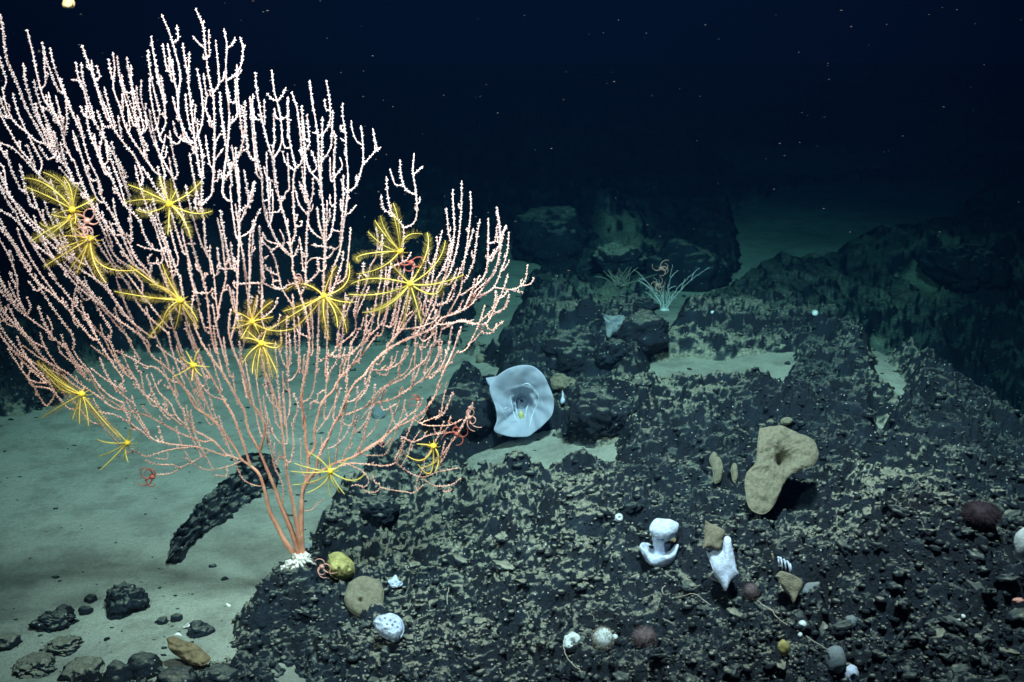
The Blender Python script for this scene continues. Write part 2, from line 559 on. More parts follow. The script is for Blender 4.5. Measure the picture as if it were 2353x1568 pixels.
def rock_fields(x, y, detail=True):
    z = macro(x, y)
    u, v = project(x, y, z)
    wob = np.clip(3.0 / np.maximum(y, 1), .3, 1.2)
    u = u + wob * (26 * fbm(x * 3.5, y * 3.5, 31, 3)); v = v + wob * (14 * fbm(x * 3.5, y * 3.5, 37, 3))
    sd = np.full(x.shape, -1e9)
    for poly in SAND_PATCHES:
        sd = np.maximum(sd, poly_sd(u, v, poly))
    # beyond the picture, open sand comes and goes
    out = (np.abs(u - 1176) > 1500)
    sd = np.where(out & (x > 0), 60 * fbm(x * .6, y * .6, 43, 2) - 20, sd)
    wdt = np.clip(42 * 3.0 / np.maximum(y, 1.5), 20, 46)
    m = sstep(-wdt * .9, wdt * .9, -sd)                    # 1 on rock
    for cx, cy, r, h in swells():
        g = np.exp(-((x - cx) ** 2 + (y - cy) ** 2) / (r * r) * 1.4)
        z = z + h * g * (0.75 + 0.5 * fbm(x * 3, y * 3, 47, 2))
    # high dark rock standing behind the coral and far off
    back = sstep(5.0, 6.4, y - 0.25 * np.abs(x + 1.2)) * (1 - sstep(-0.2, 0.9, x - 0.05 * y)) + sstep(7.0, 9.5, y)
    back = back * (1 - 0.8 * sstep(.3, 1.5, x) * (1 - sstep(12, 15, y)))
    z = z + np.clip(back, 0, 1) * (0.12 + 0.26 * fbm(x * .75, y * .75, 53, 4)) * sstep(0, 110, -sd)
    dust = np.zeros(x.shape)
    for du, dv, dr, da in DUST_SHADE_SPOTS:
        dust = dust + da * np.exp(-(((u - du) / dr) ** 2 + ((v - dv) / (dr * .62)) ** 2))
    dust = dust + 0.10 * fbm(x * 1.6, y * 1.6, 59, 3) + 0.75 * (1 - m)
    if detail:
        rough = 0.062 * fbm(x * 2.2, y * 2.2, 61, 3)
        f1, f2, ids = cells(x * 2.7 + .25 * fbm(x * 2, y * 2, 65, 2), y * 3.3 + .25 * fbm(x * 2, y * 2 + 7, 66, 2), 91)
        rough = rough + (0.075 * np.sqrt(np.clip((f2 - f1) / .38, 0, 1)) * (.35 + .65 * ids) - .030) * m * m * (1 - sstep(5, 8, y))
        wx = x + 0.05 * fbm(x * 5, y * 5, 63, 2); wy = y + 0.05 * fbm(x * 5 + 9, y * 5, 64, 2)
        rough = rough + 0.045 * (0.25 - np.abs(fbm(wx * 4.0, wy * 5.5, 67, 3)))
        near = 1 - sstep(6.0, 10.0, y)
        f1, f2, idc = cells(wx * 8.0, wy * 9.5, 71)
        rough = rough + 0.050 * np.sqrt(np.maximum(0, 1 - (f1 / 0.72) ** 2)) * (0.2 + 0.8 * idc) - 0.018
        f1, f2, idc2 = cells(wx * 21.0 + 3, wy * 24.0, 73)
        rough = rough + near * (0.030 * (np.maximum(0, 1 - (f1 / 0.72) ** 2)) * (0.10 + 0.90 * idc2) - 0.010)
        # broken into little ledges: flat treads, steep black risers
        f1, f2, idc3 = cells(wx * 46.0 + 1, wy * 50.0, 75)
        rough = rough + near * 0.014 * ((np.maximum(0, 1 - (f1 / 0.72) ** 2)) * (0.2 + 0.8 * idc3) - .3)
        st = 0.016
        q = (rough + 0.010 * fbm(x * 30, y * 30, 79, 2)) / st
        kq = np.floor(q); fq = q - kq
        ter = st * (kq + sstep(0.28, 0.72, fq))
        rough = rough * (1 - 0.8 * near) + ter * 0.8 * near + near * 0.005 * fbm(x * 55, y * 55, 83, 2)
        rough = rough * (0.22 + 0.78 * m)
        z = z + rough
    zr = z + 0.032 * m - 0.085 * (1 - m) - 0.006
    return zr, m, dust


def ground_h(x, y):
    x = np.atleast_1d(np.asarray(x, float)); y = np.atleast_1d(np.asarray(y, float))
    return np.maximum(rock_fields(x, y)[0], sand_h(x, y))


def hit(u, v, lo=1.6, hi=22):
    """where the sight line through (u, v) meets the sea bed"""
    d = ray(u, v)
    for _ in range(2):
        t = np.linspace(lo, hi, 420)
        P = CAM + d * t[:, None]
        g = ground_h(P[:, 0], P[:, 1])
        below = P[:, 2] < g
        k = int(np.argmax(below)) if below.any() else len(t) - 1
        lo, hi = t[max(0, k - 2)], t[min(k + 1, len(t) - 1)]
    return P[k].copy()


# spacing follows distance so that near rock is finely cut
ks = np.concatenate([np.linspace(-1.25, -0.50, 90, endpoint=False), np.linspace(-0.50, 0.50, 720), np.linspace(0.50, 1.25, 91)[1:]])
ys = [0.9]
while ys[-1] < 34:
    y = ys[-1]
    step = y * y * (0.78 if y < 5 else 1.2) / 1536 if 1.9 < y < 17 else max(y * y * 4 / 1536, 0.01)
    ys.append(y + max(step, 0.0028))
ys = np.array(ys)
YY, KK = np.meshgrid(ys, ks, indexing='ij')
XX = KK * YY
zr, mrock, dust = rock_fields(XX, YY)
zs = sand_h(XX, YY)
V = np.stack([XX, YY, zr], -1).reshape(-1, 3)
F = grid_faces(len(ys), len(ks))
keep = (zr > zs - 0.03).ravel()
F = F[keep[F].any(axis=1)]
used = np.unique(F); remap = np.full(len(V), -1); remap[used] = np.arange(len(used))
rock_me = mesh_from("rocky_sea_bed", V[used], remap[F], True, {"dust": dust.ravel()[used]})
rock_obj = link("rocky_sea_bed", rock_me, M['rock'])
rock_obj["kind"] = "structure"

ys2 = np.concatenate([np.linspace(-6, 1.0, 20, endpoint=False), np.geomspace(1.0, 80, 420)])
ks2 = np.linspace(-1, 1, 460)
Y2, K2 = np.meshgrid(ys2, ks2, indexing='ij')
X2 = K2 * np.maximum(1.3 * np.abs(Y2), 6.0) * np.where(np.abs(K2) > 0, 1, 1)
V2 = np.stack([X2, Y2, sand_h(X2, Y2)], -1).reshape(-1, 3)
sand_obj = link("sand", mesh_from("sand", V2, grid_faces(len(ys2), len(ks2))[:, ::-1]), M['sand'])
sand_obj["kind"] = "structure"
# ------------------------------------------------------------------ loose stones lying on the crust
rs = np.random.default_rng(77)


def stone_mesh(name, sub, seed, flat=0.7, rough=0.3, freq=1.6, lumps=0.0, size=1.0):
    V0, F0 = ico(sub)
    from mathutils import Euler
    N0 = V0 @ np.array(Euler((seed * 1.7, seed * 2.3 + .6, seed * .9 + .4)).to_matrix())
    d = 1 + rough * noise3(N0 * freq + seed * 7.7, seed) + rough * .5 * noise3(N0 * freq * 2.3 + seed, seed + 1)
    if sub >= 3:
        d = d + rough * .28 * noise3(N0 * freq * 5.1 + seed, seed + 2) + lumps * np.abs(noise3(N0 * freq * 3.3, seed + 3))
    if sub >= 4:
        d = d + rough * .20 * noise3(N0 * freq * 11 + seed, seed + 4) + rough * .10 * noise3(N0 * freq * 23 + seed, seed + 5)
    V = V0 * d[:, None]
    if sub < 4:
        V[:, 2] = np.where(V[:, 2] > 0.6, 0.6 + (V[:, 2] - 0.6) * 0.6, V[:, 2])
    V = V * np.array([1, 1, flat]) * np.asarray(size)
    return mesh_from(name, V, F0)


n_try = 34000
uu = rs.uniform(-80, 2440, n_try); vv = 1620 - 1050 * rs.random(n_try) ** 1.5
kk = (uu - 1176.5) / FD
dirs = np.stack([kk, FWD[1] - (vv - 784) / FD * UP[1], FWD[2] - (vv - 784) / FD * UP[2]], -1)
tt = (0.18 - CAM[2]) / np.minimum(dirs[:, 2], -0.02)
sx_, sy_ = dirs[:, 0] * tt, dirs[:, 1] * tt
okk = (sy_ < 9.5) & (sy_ > 1.8)
sx_, sy_ = sx_[okk], sy_[okk]
zr_, m_, du_ = rock_fields(sx_, sy_)
zs_ = sand_h(sx_, sy_)
sel = (zr_ > zs_ + 0.004)
sx_, sy_, zr_, du_ = sx_[sel], sy_[sel], zr_[sel], du_[sel]
size = 0.0044 * np.exp(rs.normal(0, 0.55, len(sx_))) * (0.75 + sy_ / 9)
size = np.clip(size, 0.0028, 0.019)
protos = [stone_mesh("stone", 3, 100 + i, rs.uniform(.5, .8), .62, 1.9, size=.012) for i in range(10)]
dusty = [stone_mesh("stone", 3, 200 + i, rs.uniform(.5, .8), .62, 1.9, size=.012) for i in range(6)]
for me in protos: me.materials.append(M['stone'])
for me in dusty: me.materials.append(M['stone_dusty'])
big = np.argsort(-(size / sy_))[:295]
isbig = np.zeros(len(size), bool); isbig[big] = True
for i in big:
    o = link("stone", (dusty[i % 6] if du_[i] > 0.16 or i % 7 == 0 else protos[i % 10]), None, rock_obj, (sx_[i], sy_[i], zr_[i] + size[i] * .1))
    o.rotation_euler = (rs.normal(0, .25), rs.normal(0, .25), rs.uniform(0, 6.28))
    q_ = size[i] / .012
    o.scale = (q_ * rs.uniform(.9, 1.5), q_ * rs.uniform(.8, 1.1), q_ * rs.uniform(.8, 1.1))
# the rest, too many and too small to tell apart
small = np.where(~isbig)[0]
V0, F0 = ico(1)
var = []
for s_ in range(24):
    v = V0 * (1 + .6 * noise3(V0 * 1.9 + s_ * 3.1, s_))[:, None]
    var.append(v)
var = np.array(var)
k = rs.integers(0, 24, len(small)); a = rs.uniform(0, 6.28, len(small))
ca, sa = np.cos(a), np.sin(a)
P = var[k] * (size[small][:, None, None] * np.stack([rs.uniform(.9, 1.5, len(small)), rs.uniform(.8, 1.1, len(small)), rs.uniform(.3, .6, len(small))], -1)[:, None, :])
X = P[..., 0] * ca[:, None] - P[..., 1] * sa[:, None]; Yy = P[..., 0] * sa[:, None] + P[..., 1] * ca[:, None]
P = np.stack([X + sx_[small][:, None], Yy + sy_[small][:, None], P[..., 2] + (zr_[small] + size[small] * .05)[:, None]], -1)
Fr = (np.arange(len(small)) * len(V0))[:, None, None] + F0[None]
rub = link("rubble", mesh_from("rubble", P.reshape(-1, 3), Fr.reshape(-1, 3), True, {"dust": np.repeat(du_[small] + rs.normal(.02, .16, len(small)), len(V0))}), M['rock'], rock_obj)
rub["kind"] = "stuff"

# ------------------------------------------------------------------ boulders and cobbles one can point to


def boulder(u, v, wpx, hpx, label, seed, y=None, mat='stone', rotz=0.0, name="boulder", deep=0.9, tilt=0.0, rough=.28, sink=.25, cat="rock", sub=5, freq=1.5):
    """(u, v): middle of the foot in the picture; wpx, hpx: its size there"""
    p = hit(u, v) if y is None else at_y(u, v, y)
    dist = np.linalg.norm(p - CAM)
    w = wpx / FD * dist / 2 * .86; h = hpx / FD * dist / 2 * .86
    me = stone_mesh(name, sub, seed, 1.0, rough, freq, lumps=.5 * rough, size=(w, w * deep, h))
    o = link(name, me, M[mat], None, (p[0], p[1] + w * deep * .6, p[2] + h * (1 - 2 * sink)))
    o.rotation_euler = (0, tilt, rotz)
    return tag(o, label, cat)


boulder(1310, 850, 150, 110, "rounded black boulder just above the big blue sponge", 1, rough=.3)
boulder(1478, 795, 150, 100, "rounded black boulder below the white bushy coral", 2, rough=.2)
boulder(1415, 835, 90, 75, "lumpy dark boulder wedged between the two rounded black boulders", 3)
boulder(1270, 590, 230, 165, "huge dark boulder standing at the end of the narrow sand tongue", 34, rough=.18, freq=1.4, sink=.3)
boulder(1575, 660, 230, 150, "broad dark boulder behind the white bushy coral", 35, rough=.18, freq=1.4, sink=.28)
boulder(1385, 1000, 170, 130, "black boulder right beside the big blue sponge", 6, rough=.3)
boulder(1060, 985, 150, 130, "dark boulder left of the big blue sponge", 7, rough=.3)
boulder(1420, 622, 130, 80, "silt-covered boulder in front of the huge dark boulder", 8, mat='stone_dusty')
boulder(2230, 650, 180, 120, "hulking dark boulder fading into the dark at far right", 20, rough=.3)
boulder(1480, 715, 70, 40, "dark flat slab of rock at the foot of the white bushy coral", 21, deep=.5)
boulder(866, 1190, 95, 60, "dark hollow-sided rock under the lowest branches of the fan coral", 22, rough=.35)
# lying on the left-hand sand
boulder(285, 1410, 96, 84, "lone knobbly black rock lying on the pale sand", 9, rough=.32, sink=.3)
boulder(122, 1446, 88, 46, "small pointed black rock lying on the sand at lower left", 10, rough=.34, sink=.3)
boulder(137, 1500, 84, 38, "grey silty cobble half buried below the small pointed black rock", 11, mat='stone_dusty', sink=.42)
boulder(75, 1548, 96, 40, "grey silty cobble half buried near the lower left corner", 12, mat='stone_dusty', sink=.42)
boulder(193, 1412, 34, 26, "tiny dark pebble left of the lone knobbly rock, lower of two", 13, sink=.3, sub=3, name="pebble", cat="pebble")
boulder(206, 1385, 30, 26, "tiny dark pebble left of the lone knobbly rock, upper of two", 14, sink=.3, sub=3, name="pebble", cat="pebble")
boulder(404, 1428, 30, 22, "tiny dark pebble left of the white shell fragment", 15, sink=.3, sub=3, name="pebble", cat="pebble")
boulder(372, 1434, 26, 20, "tiny brownish pebble on the sand, left of a darker pebble", 16, sink=.3, sub=3, name="pebble", cat="pebble")
boulder(455, 1462, 60, 34, "dark ribbed cobble right below the white shell fragment", 23, sink=.3, sub=4, name="cobble")
boulder(325, 1558, 84, 62, "smooth dark cobble at the bottom edge, below the sand", 24, sink=.25, sub=4, name="cobble", rough=.16)
boulder(400, 1585, 90, 50, "long dark cobble at the bottom edge under the brown sponge", 25, sink=.25, sub=4, name="cobble", rough=.2)
boulder(268, 1575, 70, 60, "dark cobble at the bottom edge left of the smooth one", 26, sink=.25, sub=4, name="cobble", rough=.25)
boulder(185, 1560, 95, 40, "flat grey cobble in the sand left of the bottom edge cobbles", 27, mat='stone_dusty', sink=.42, sub=4, name="cobble")
boulder(10, 1490, 60, 40, "grey cobble cut by the picture's left edge", 28, mat='stone_dusty', sink=.42, sub=4, name="cobble")
boulder(500, 1575, 90, 46, "black slab at the bottom edge where sand meets rock", 29, sink=.25, sub=4, name="cobble", rough=.25)

# the long black slab leaning out of the sand behind the coral's foot
OUT = [(392, 1290), (398, 1255), (440, 1205), (470, 1170), (500, 1140), (548, 1100), (560, 1068), (590, 1062), (612, 1090), (640, 1120), (600, 1160), (580, 1150), (555, 1190), (520, 1215), (480, 1240), (440, 1262), (415, 1285), (408, 1308)]
c0 = np.mean(OUT, axis=0)
q0 = hit(430, 1280); q1 = hit(600, 1110)
mb = MB()
nA = 150
pts = np.array(OUT + [OUT[0]], float)
cum = np.concatenate([[0], np.cumsum(np.linalg.norm(np.diff(pts, axis=0), axis=1))])
tq = np.linspace(0, cum[-1], nA, endpoint=False)
ring = np.column_stack([np.interp(tq, cum, pts[:, 0]), np.interp(tq, cum, pts[:, 1])])
ring += rs.normal(0, 1.6, ring.shape) + 3.5 * np.column_stack([noise2(tq * .06, tq * 0, 3), noise2(tq * .06, tq * 0 + 5, 4)])
ang = np.arctan2(-(ring[:, 1] - c0[1]), ring[:, 0] - c0[0])
rows = []
axis0 = np.array([405.0, 1285.0]); axis1 = np.array([605.0, 1085.0])
ad = (axis1 - axis0) / np.linalg.norm(axis1 - axis0)
for f in np.linspace(1.0, 0.02, 26):
    # shrink towards the slab's long axis
    al = ((ring - axis0) @ ad)[:, None] * ad + axis0
    uvp = al + (ring - al) * f * 1.25
    ally = np.clip(((uvp - axis0) @ ad) / np.linalg.norm(axis1 - axis0), 0, 1)
    yy = q0[1] + (q1[1] - q0[1]) * ally
    P = np.array([at_y(a_[0], a_[1], y_) for a_, y_ in zip(uvp, yy)])
    P[:, 1] -= 0.055 * (1 - f) ** .8; P[:, 2] += 0.012 * (1 - f)
    P += (0.034 * noise3(P * 20, 5) + .026 * noise3(P * 50, 6) + .012 * noise3(P * 110, 7))[:, None] * np.array([.5, -1, .6])
    rows.append(P)
front = np.array(rows)
back = front.copy()[::-1]; back[..., 1] += 0.10 + 0.05 * np.sin(np.linspace(0, math.pi, len(back)))[:, None]; back[..., 2] -= .03
allr = np.concatenate([back, front], 0)
allr[..., 2] += .02
lo = np.array([allr[..., 0].mean(), allr[..., 1].mean(), allr[..., 2].min()])
o = link("rock_slab", mesh_from("rock_slab", allr.reshape(-1, 3) - lo, grid_faces(len(allr), nA, True)), M['stone'], None, lo)
tag(o, "long black slab of rock leaning out of the sand behind the coral stems", "rock")

# grit and small pebbles strewn over the open sand, thickest along the rocks
gr = np.random.default_rng(40)
gx = gr.uniform(-2.6, 2.4, 42000); gy = 2.05 + 5.5 * gr.random(42000) ** 1.6
zr_, m_, _d = rock_fields(gx, gy, False)
zs_ = sand_h(gx, gy)
gu, gv = project(gx, gy, zs_)
clump = fbm(gx * 2.2, gy * 2.2, 90, 3)
prob = 0.022 + 0.20 * sstep(.03, .5, m_) + 0.10 * sstep(.25, .7, clump) + 0.30 * np.exp(-(((gu - 60) / 190) ** 2 + ((gv - 1540) / 70) ** 2)) + .22 * np.exp(-(((gu - 430) / 90) ** 2 + ((gv - 1450) / 50) ** 2))
ok = (gr.random(len(gx)) < prob) & (zr_ < zs_ + .02) & (np.abs(gx) < gy * .62)
gx, gy, zs_ = gx[ok], gy[ok], zs_[ok]
V0, F0 = ico(1)
sz = np.clip(0.0030 * np.exp(gr.normal(0, .55, len(gx))), .0015, .012) * (.7 + gy / 7)
k = gr.integers(0, 24, len(gx))
P = var[k] * (sz[:, None, None] * np.stack([gr.uniform(.9, 1.9, len(gx)), gr.uniform(.8, 1.2, len(gx)), gr.uniform(.3, .6, len(gx))], -1)[:, None, :])
P = P + np.stack([gx, gy, zs_ + sz * .1], -1)[:, None, :]
Fr = (np.arange(len(gx)) * len(V0))[:, None, None] + F0[None]
o = link("grit", mesh_from("grit", P.reshape(-1, 3), Fr.reshape(-1, 3), True, {"dust": np.repeat(gr.normal(-.05, .2, len(gx)), len(V0))}), M['rock'], sand_obj)
o["kind"] = "stuff"
# ------------------------------------------------------------------ the great pink fan coral
Z = 2.351


def reg(ox, oy, lists):
    """polylines noted on an enlarged view whose corner is (ox, oy) -> 2353-wide picture places"""
    return [[((ox + x / Z) / 1.63196, (oy + y / Z) / 1.63196) for x, y in l] for l in lists]


BASE = (690.0, 1292.0)
TRUNKS = reg(700, 1300, [
    [(1005, 1900), (880, 1740), (790, 1568), (730, 1450), (690, 1280), (640, 1130), (560, 1050), (490, 1000), (430, 900), (330, 760), (200, 620), (80, 540), (0, 400), (-120, 240), (-260, 120)],
    [(560, 1050), (500, 860), (440, 690), (400, 590), (330, 480), (230, 290), (150, 170), (70, 0), (-10, -160)],
    [(1010, 1900), (960, 1730), (900, 1568), (830, 1400), (770, 1230), (690, 1040), (630, 900), (540, 730), (510, 580), (430, 430), (320, 240), (220, 100), (130, -40), (60, -200)],
    [(645, 930), (690, 720), (640, 590), (560, 480), (520, 320), (460, 150), (400, 0), (370, -160), (390, -330)],
    [(1020, 1900), (1000, 1750), (970, 1568), (930, 1350), (880, 1100), (860, 900), (840, 720), (820, 580), (780, 450), (720, 300), (670, 180)],
    [(1030, 1900), (1010, 1720), (1010, 1568), (1020, 1300), (1060, 1150), (1070, 970), (1050, 850), (1040, 650), (1010, 490), (1020, 380), (1060, 180), (1080, 0), (1075, -150), (1050, -300), (1000, -460), (930, -680)],
    [(1070, 985), (1130, 880), (1125, 750), (1160, 600), (1200, 480), (1290, 390), (1350, 280), (1500, 130), (1600, 0), (1690, -120)],
    [(1020, 1290), (1060, 1200), (1140, 1080), (1160, 980), (1240, 830), (1290, 700), (1330, 640), (1400, 480), (1480, 330), (1580, 240), (1640, 150), (1790, 20), (1960, -80)],
    [(1090, 1160), (1200, 1090), (1330, 1020), (1480, 970), (1600, 890), (1700, 830), (1820, 730), (2000, 640), (2100, 560), (2180, 450), (2250, 330)],
])
BR = []
BR += reg(0, 0, [
    [(5, 130), (30, 300), (60, 520), (150, 740), (230, 950), (330, 1130), (420, 1290), (560, 1450), (640, 1568)],
    [(240, 265), (290, 480), (330, 680), (390, 880), (480, 1000), (540, 1120), (570, 1260), (640, 1420)],
    [(385, 410), (395, 600), (400, 740), (350, 790)],
    [(205, 560), (230, 750), (270, 880), (330, 1050), (400, 1150), (470, 1280), (560, 1400)],
    [(20, 780), (60, 950), (130, 1080), (250, 1180), (330, 1250), (480, 1290), (590, 1350)],
    [(-30, 960), (80, 1150), (180, 1320), (280, 1440), (350, 1568)],
    [(-20, 1260), (100, 1300), (200, 1390), (300, 1500), (400, 1600)],
    [(490, 845), (530, 1000), (560, 1150), (570, 1300)],
    [(580, 880), (590, 1050), (570, 1200)],
    [(360, 945), (440, 980), (520, 1100), (560, 1180)],
    [(668, 550), (690, 680), (740, 800), (790, 1000), (880, 1150), (960, 1300), (1060, 1450), (1120, 1568)],
    [(630, 705), (690, 715), (730, 780)],
    [(720, 400), (780, 560), (850, 760), (930, 950), (1000, 1130), (1120, 1300), (1200, 1400), (1260, 1568)],
    [(850, 580), (880, 680), (840, 715)],
    [(995, 465), (1010, 600), (1000, 780), (1060, 950), (1120, 1150), (1250, 1350), (1350, 1500)],
    [(1155, 575), (1160, 750), (1190, 1000), (1230, 1180), (1300, 1400)],
    [(1075, 830), (1085, 960), (1070, 1000)],
    [(1245, 705), (1245, 880), (1300, 1060), (1350, 1240), (1430, 1400), (1520, 1568)],
    [(1375, 570), (1390, 700), (1440, 880), (1460, 1080), (1430, 1165)],
    [(1405, 1010), (1385, 1120), (1330, 1175)],
    [(1425, 130), (1500, 310), (1560, 520), (1590, 680), (1570, 850), (1580, 1040), (1640, 1190), (1690, 1260)],
    [(1725, 80), (1790, 240), (1810, 430), (1840, 680), (1880, 850), (1890, 1100), (1890, 1350), (1880, 1568), (1870, 1700)],
    [(1798, 185), (1785, 235)],
    [(1700, 320), (1750, 380), (1805, 430)],
    [(1670, 460), (1660, 700), (1680, 900), (1700, 1080), (1715, 1230), (1740, 1400), (1770, 1568)],
    [(1735, 605), (1770, 780), (1790, 1000), (1765, 1150), (1720, 1240)],
    [(1900, 355), (1920, 560), (1930, 740), (1880, 815)],
    [(1975, 255), (2000, 410), (1990, 600), (2000, 800), (2020, 1000), (2010, 1250), (1970, 1568), (1960, 1700)],
    [(2070, 330), (2060, 380), (2005, 430)],
    [(2115, 330), (2140, 420), (2130, 560), (2080, 650), (2005, 710)],
    [(2162, 400), (2140, 440)],
    [(2075, 700), (2080, 880), (2090, 1020), (2020, 1110)],
    [(2130, 935), (2160, 1090), (2130, 1300), (2060, 1450), (2000, 1568)],
    [(1520, 855), (1560, 1000), (1600, 1080), (1620, 1200), (1690, 1290)],
    [(1635, 830), (1650, 1000), (1680, 1150)],
    [(1525, 1070), (1560, 1200), (1640, 1250), (1720, 1270), (1740, 1320)],
    [(1740, 1050), (1745, 1200), (1780, 1350), (1790, 1568)],
    [(1830, 830), (1810, 950), (1850, 1050), (1885, 1120)],
    [(680, 1020), (720, 1150), (750, 1300), (800, 1450), (860, 1568), (900, 1700)],
    [(665, 1205), (700, 1320), (740, 1450), (780, 1568), (850, 1750)],
    [(910, 1180), (880, 1330), (920, 1480), (1000, 1600)],
    [(760, 940), (770, 1080), (800, 1200), (880, 1400), (950, 1540)],
    [(1215, 1030), (1240, 1180), (1300, 1300)],
    [(1460, 1190), (1440, 1300), (1420, 1400), (1450, 1520)],
    [(1945, 1180), (1900, 1260), (1890, 1340)],
    [(1970, 1310), (1920, 1380), (1890, 1420)],
    [(2190, 1310), (2130, 1340), (2100, 1400)],
    [(-30, 1420), (30, 1480), (50, 1600), (60, 1700)],
    [(170, 1450), (200, 1560), (220, 1660), (270, 1800)],
])
BR += reg(900, 200, [
    [(135, 170), (150, 350), (190, 560), (240, 780), (290, 940), (310, 1080), (340, 1260), (390, 1440), (430, 1600), (460, 1800)],
    [(158, 540), (192, 570)],
    [(280, 150), (300, 330), (325, 420), (360, 580), (370, 750), (350, 840), (295, 935)],
    [(235, 355), (280, 405), (325, 420)],
    [(405, 305), (370, 380), (328, 420)],
    [(455, 345), (500, 480), (520, 620), (540, 800), (545, 960), (490, 1020), (470, 1130), (470, 1300), (480, 1480), (490, 1580), (450, 1700)],
    [(435, 580), (430, 720), (460, 880), (490, 1010)],
    [(375, 865), (400, 960), (470, 1030)],
    [(590, 545), (605, 700), (610, 810), (560, 880)],
    [(565, 770), (575, 870), (600, 1000), (650, 1080), (712, 1145)],
    [(615, 240), (635, 420), (670, 620), (690, 800), (695, 1000), (710, 1150), (730, 1330), (745, 1568), (750, 1700), (740, 1900), (735, 2100)],
    [(760, 240), (790, 420), (795, 580), (760, 680), (690, 735)],
    [(818, 505), (810, 700), (800, 830), (750, 920), (695, 965)],
    [(640, 700), (690, 715)],
    [(905, 440), (905, 560), (930, 720), (935, 880), (950, 1050), (950, 1220), (930, 1400), (905, 1568), (880, 1750), (820, 1900), (790, 2080)],
    [(980, 595), (990, 680), (1030, 780), (1080, 810)],
    [(1065, 640), (1080, 760), (1085, 950), (1060, 1060), (1020, 1170), (950, 1225)],
    [(1170, 665), (1190, 780), (1200, 850), (1085, 985)],
    [(1242, 830), (1195, 870)],
    [(890, 1110), (910, 1180), (950, 1225)],
    [(880, 660), (922, 695)], [(885, 750), (930, 780)],
    [(835, 840), (825, 950), (830, 1100), (840, 1250), (830, 1450), (800, 1600), (760, 1660)],
    [(880, 920), (900, 1000), (835, 1095)],
    [(1022, 1340), (980, 1400), (925, 1430)],
    [(130, 1130), (100, 1300), (30, 1370), (-10, 1400)],
    [(285, 1200), (290, 1350), (280, 1450), (255, 1530)],
    [(210, 1000), (240, 1100), (325, 1145)],
    [(120, 760), (150, 920), (190, 1080), (200, 1280), (230, 1450), (260, 1520), (330, 1660), (440, 1780)],
    [(645, 1100), (640, 1250), (610, 1370), (590, 1568), (585, 1750), (580, 1900), (575, 2050)],
    [(545, 1000), (560, 1130), (590, 1250), (610, 1365)],
    [(480, 1180), (520, 1330), (590, 1420)],
    [(520, 1130), (545, 1200), (590, 1290)],
    [(405, 1220), (380, 1300), (345, 1310)],
    [(540, 1480), (545, 1520), (490, 1530)],
    [(680, 1360), (690, 1460), (715, 1568), (745, 1660)],
    [(1245, 1250), (1260, 1370), (1340, 1420)],
    [(1290, 1090), (1300, 1230), (1330, 1390), (1400, 1480), (1440, 1540), (1440, 1650), (1430, 1750)],
    [(1410, 940), (1420, 1080), (1460, 1200), (1545, 1250)],
    [(1535, 885), (1525, 1050), (1550, 1220), (1560, 1400), (1530, 1500), (1440, 1545)],
    [(1612, 998), (1528, 1075)],
])
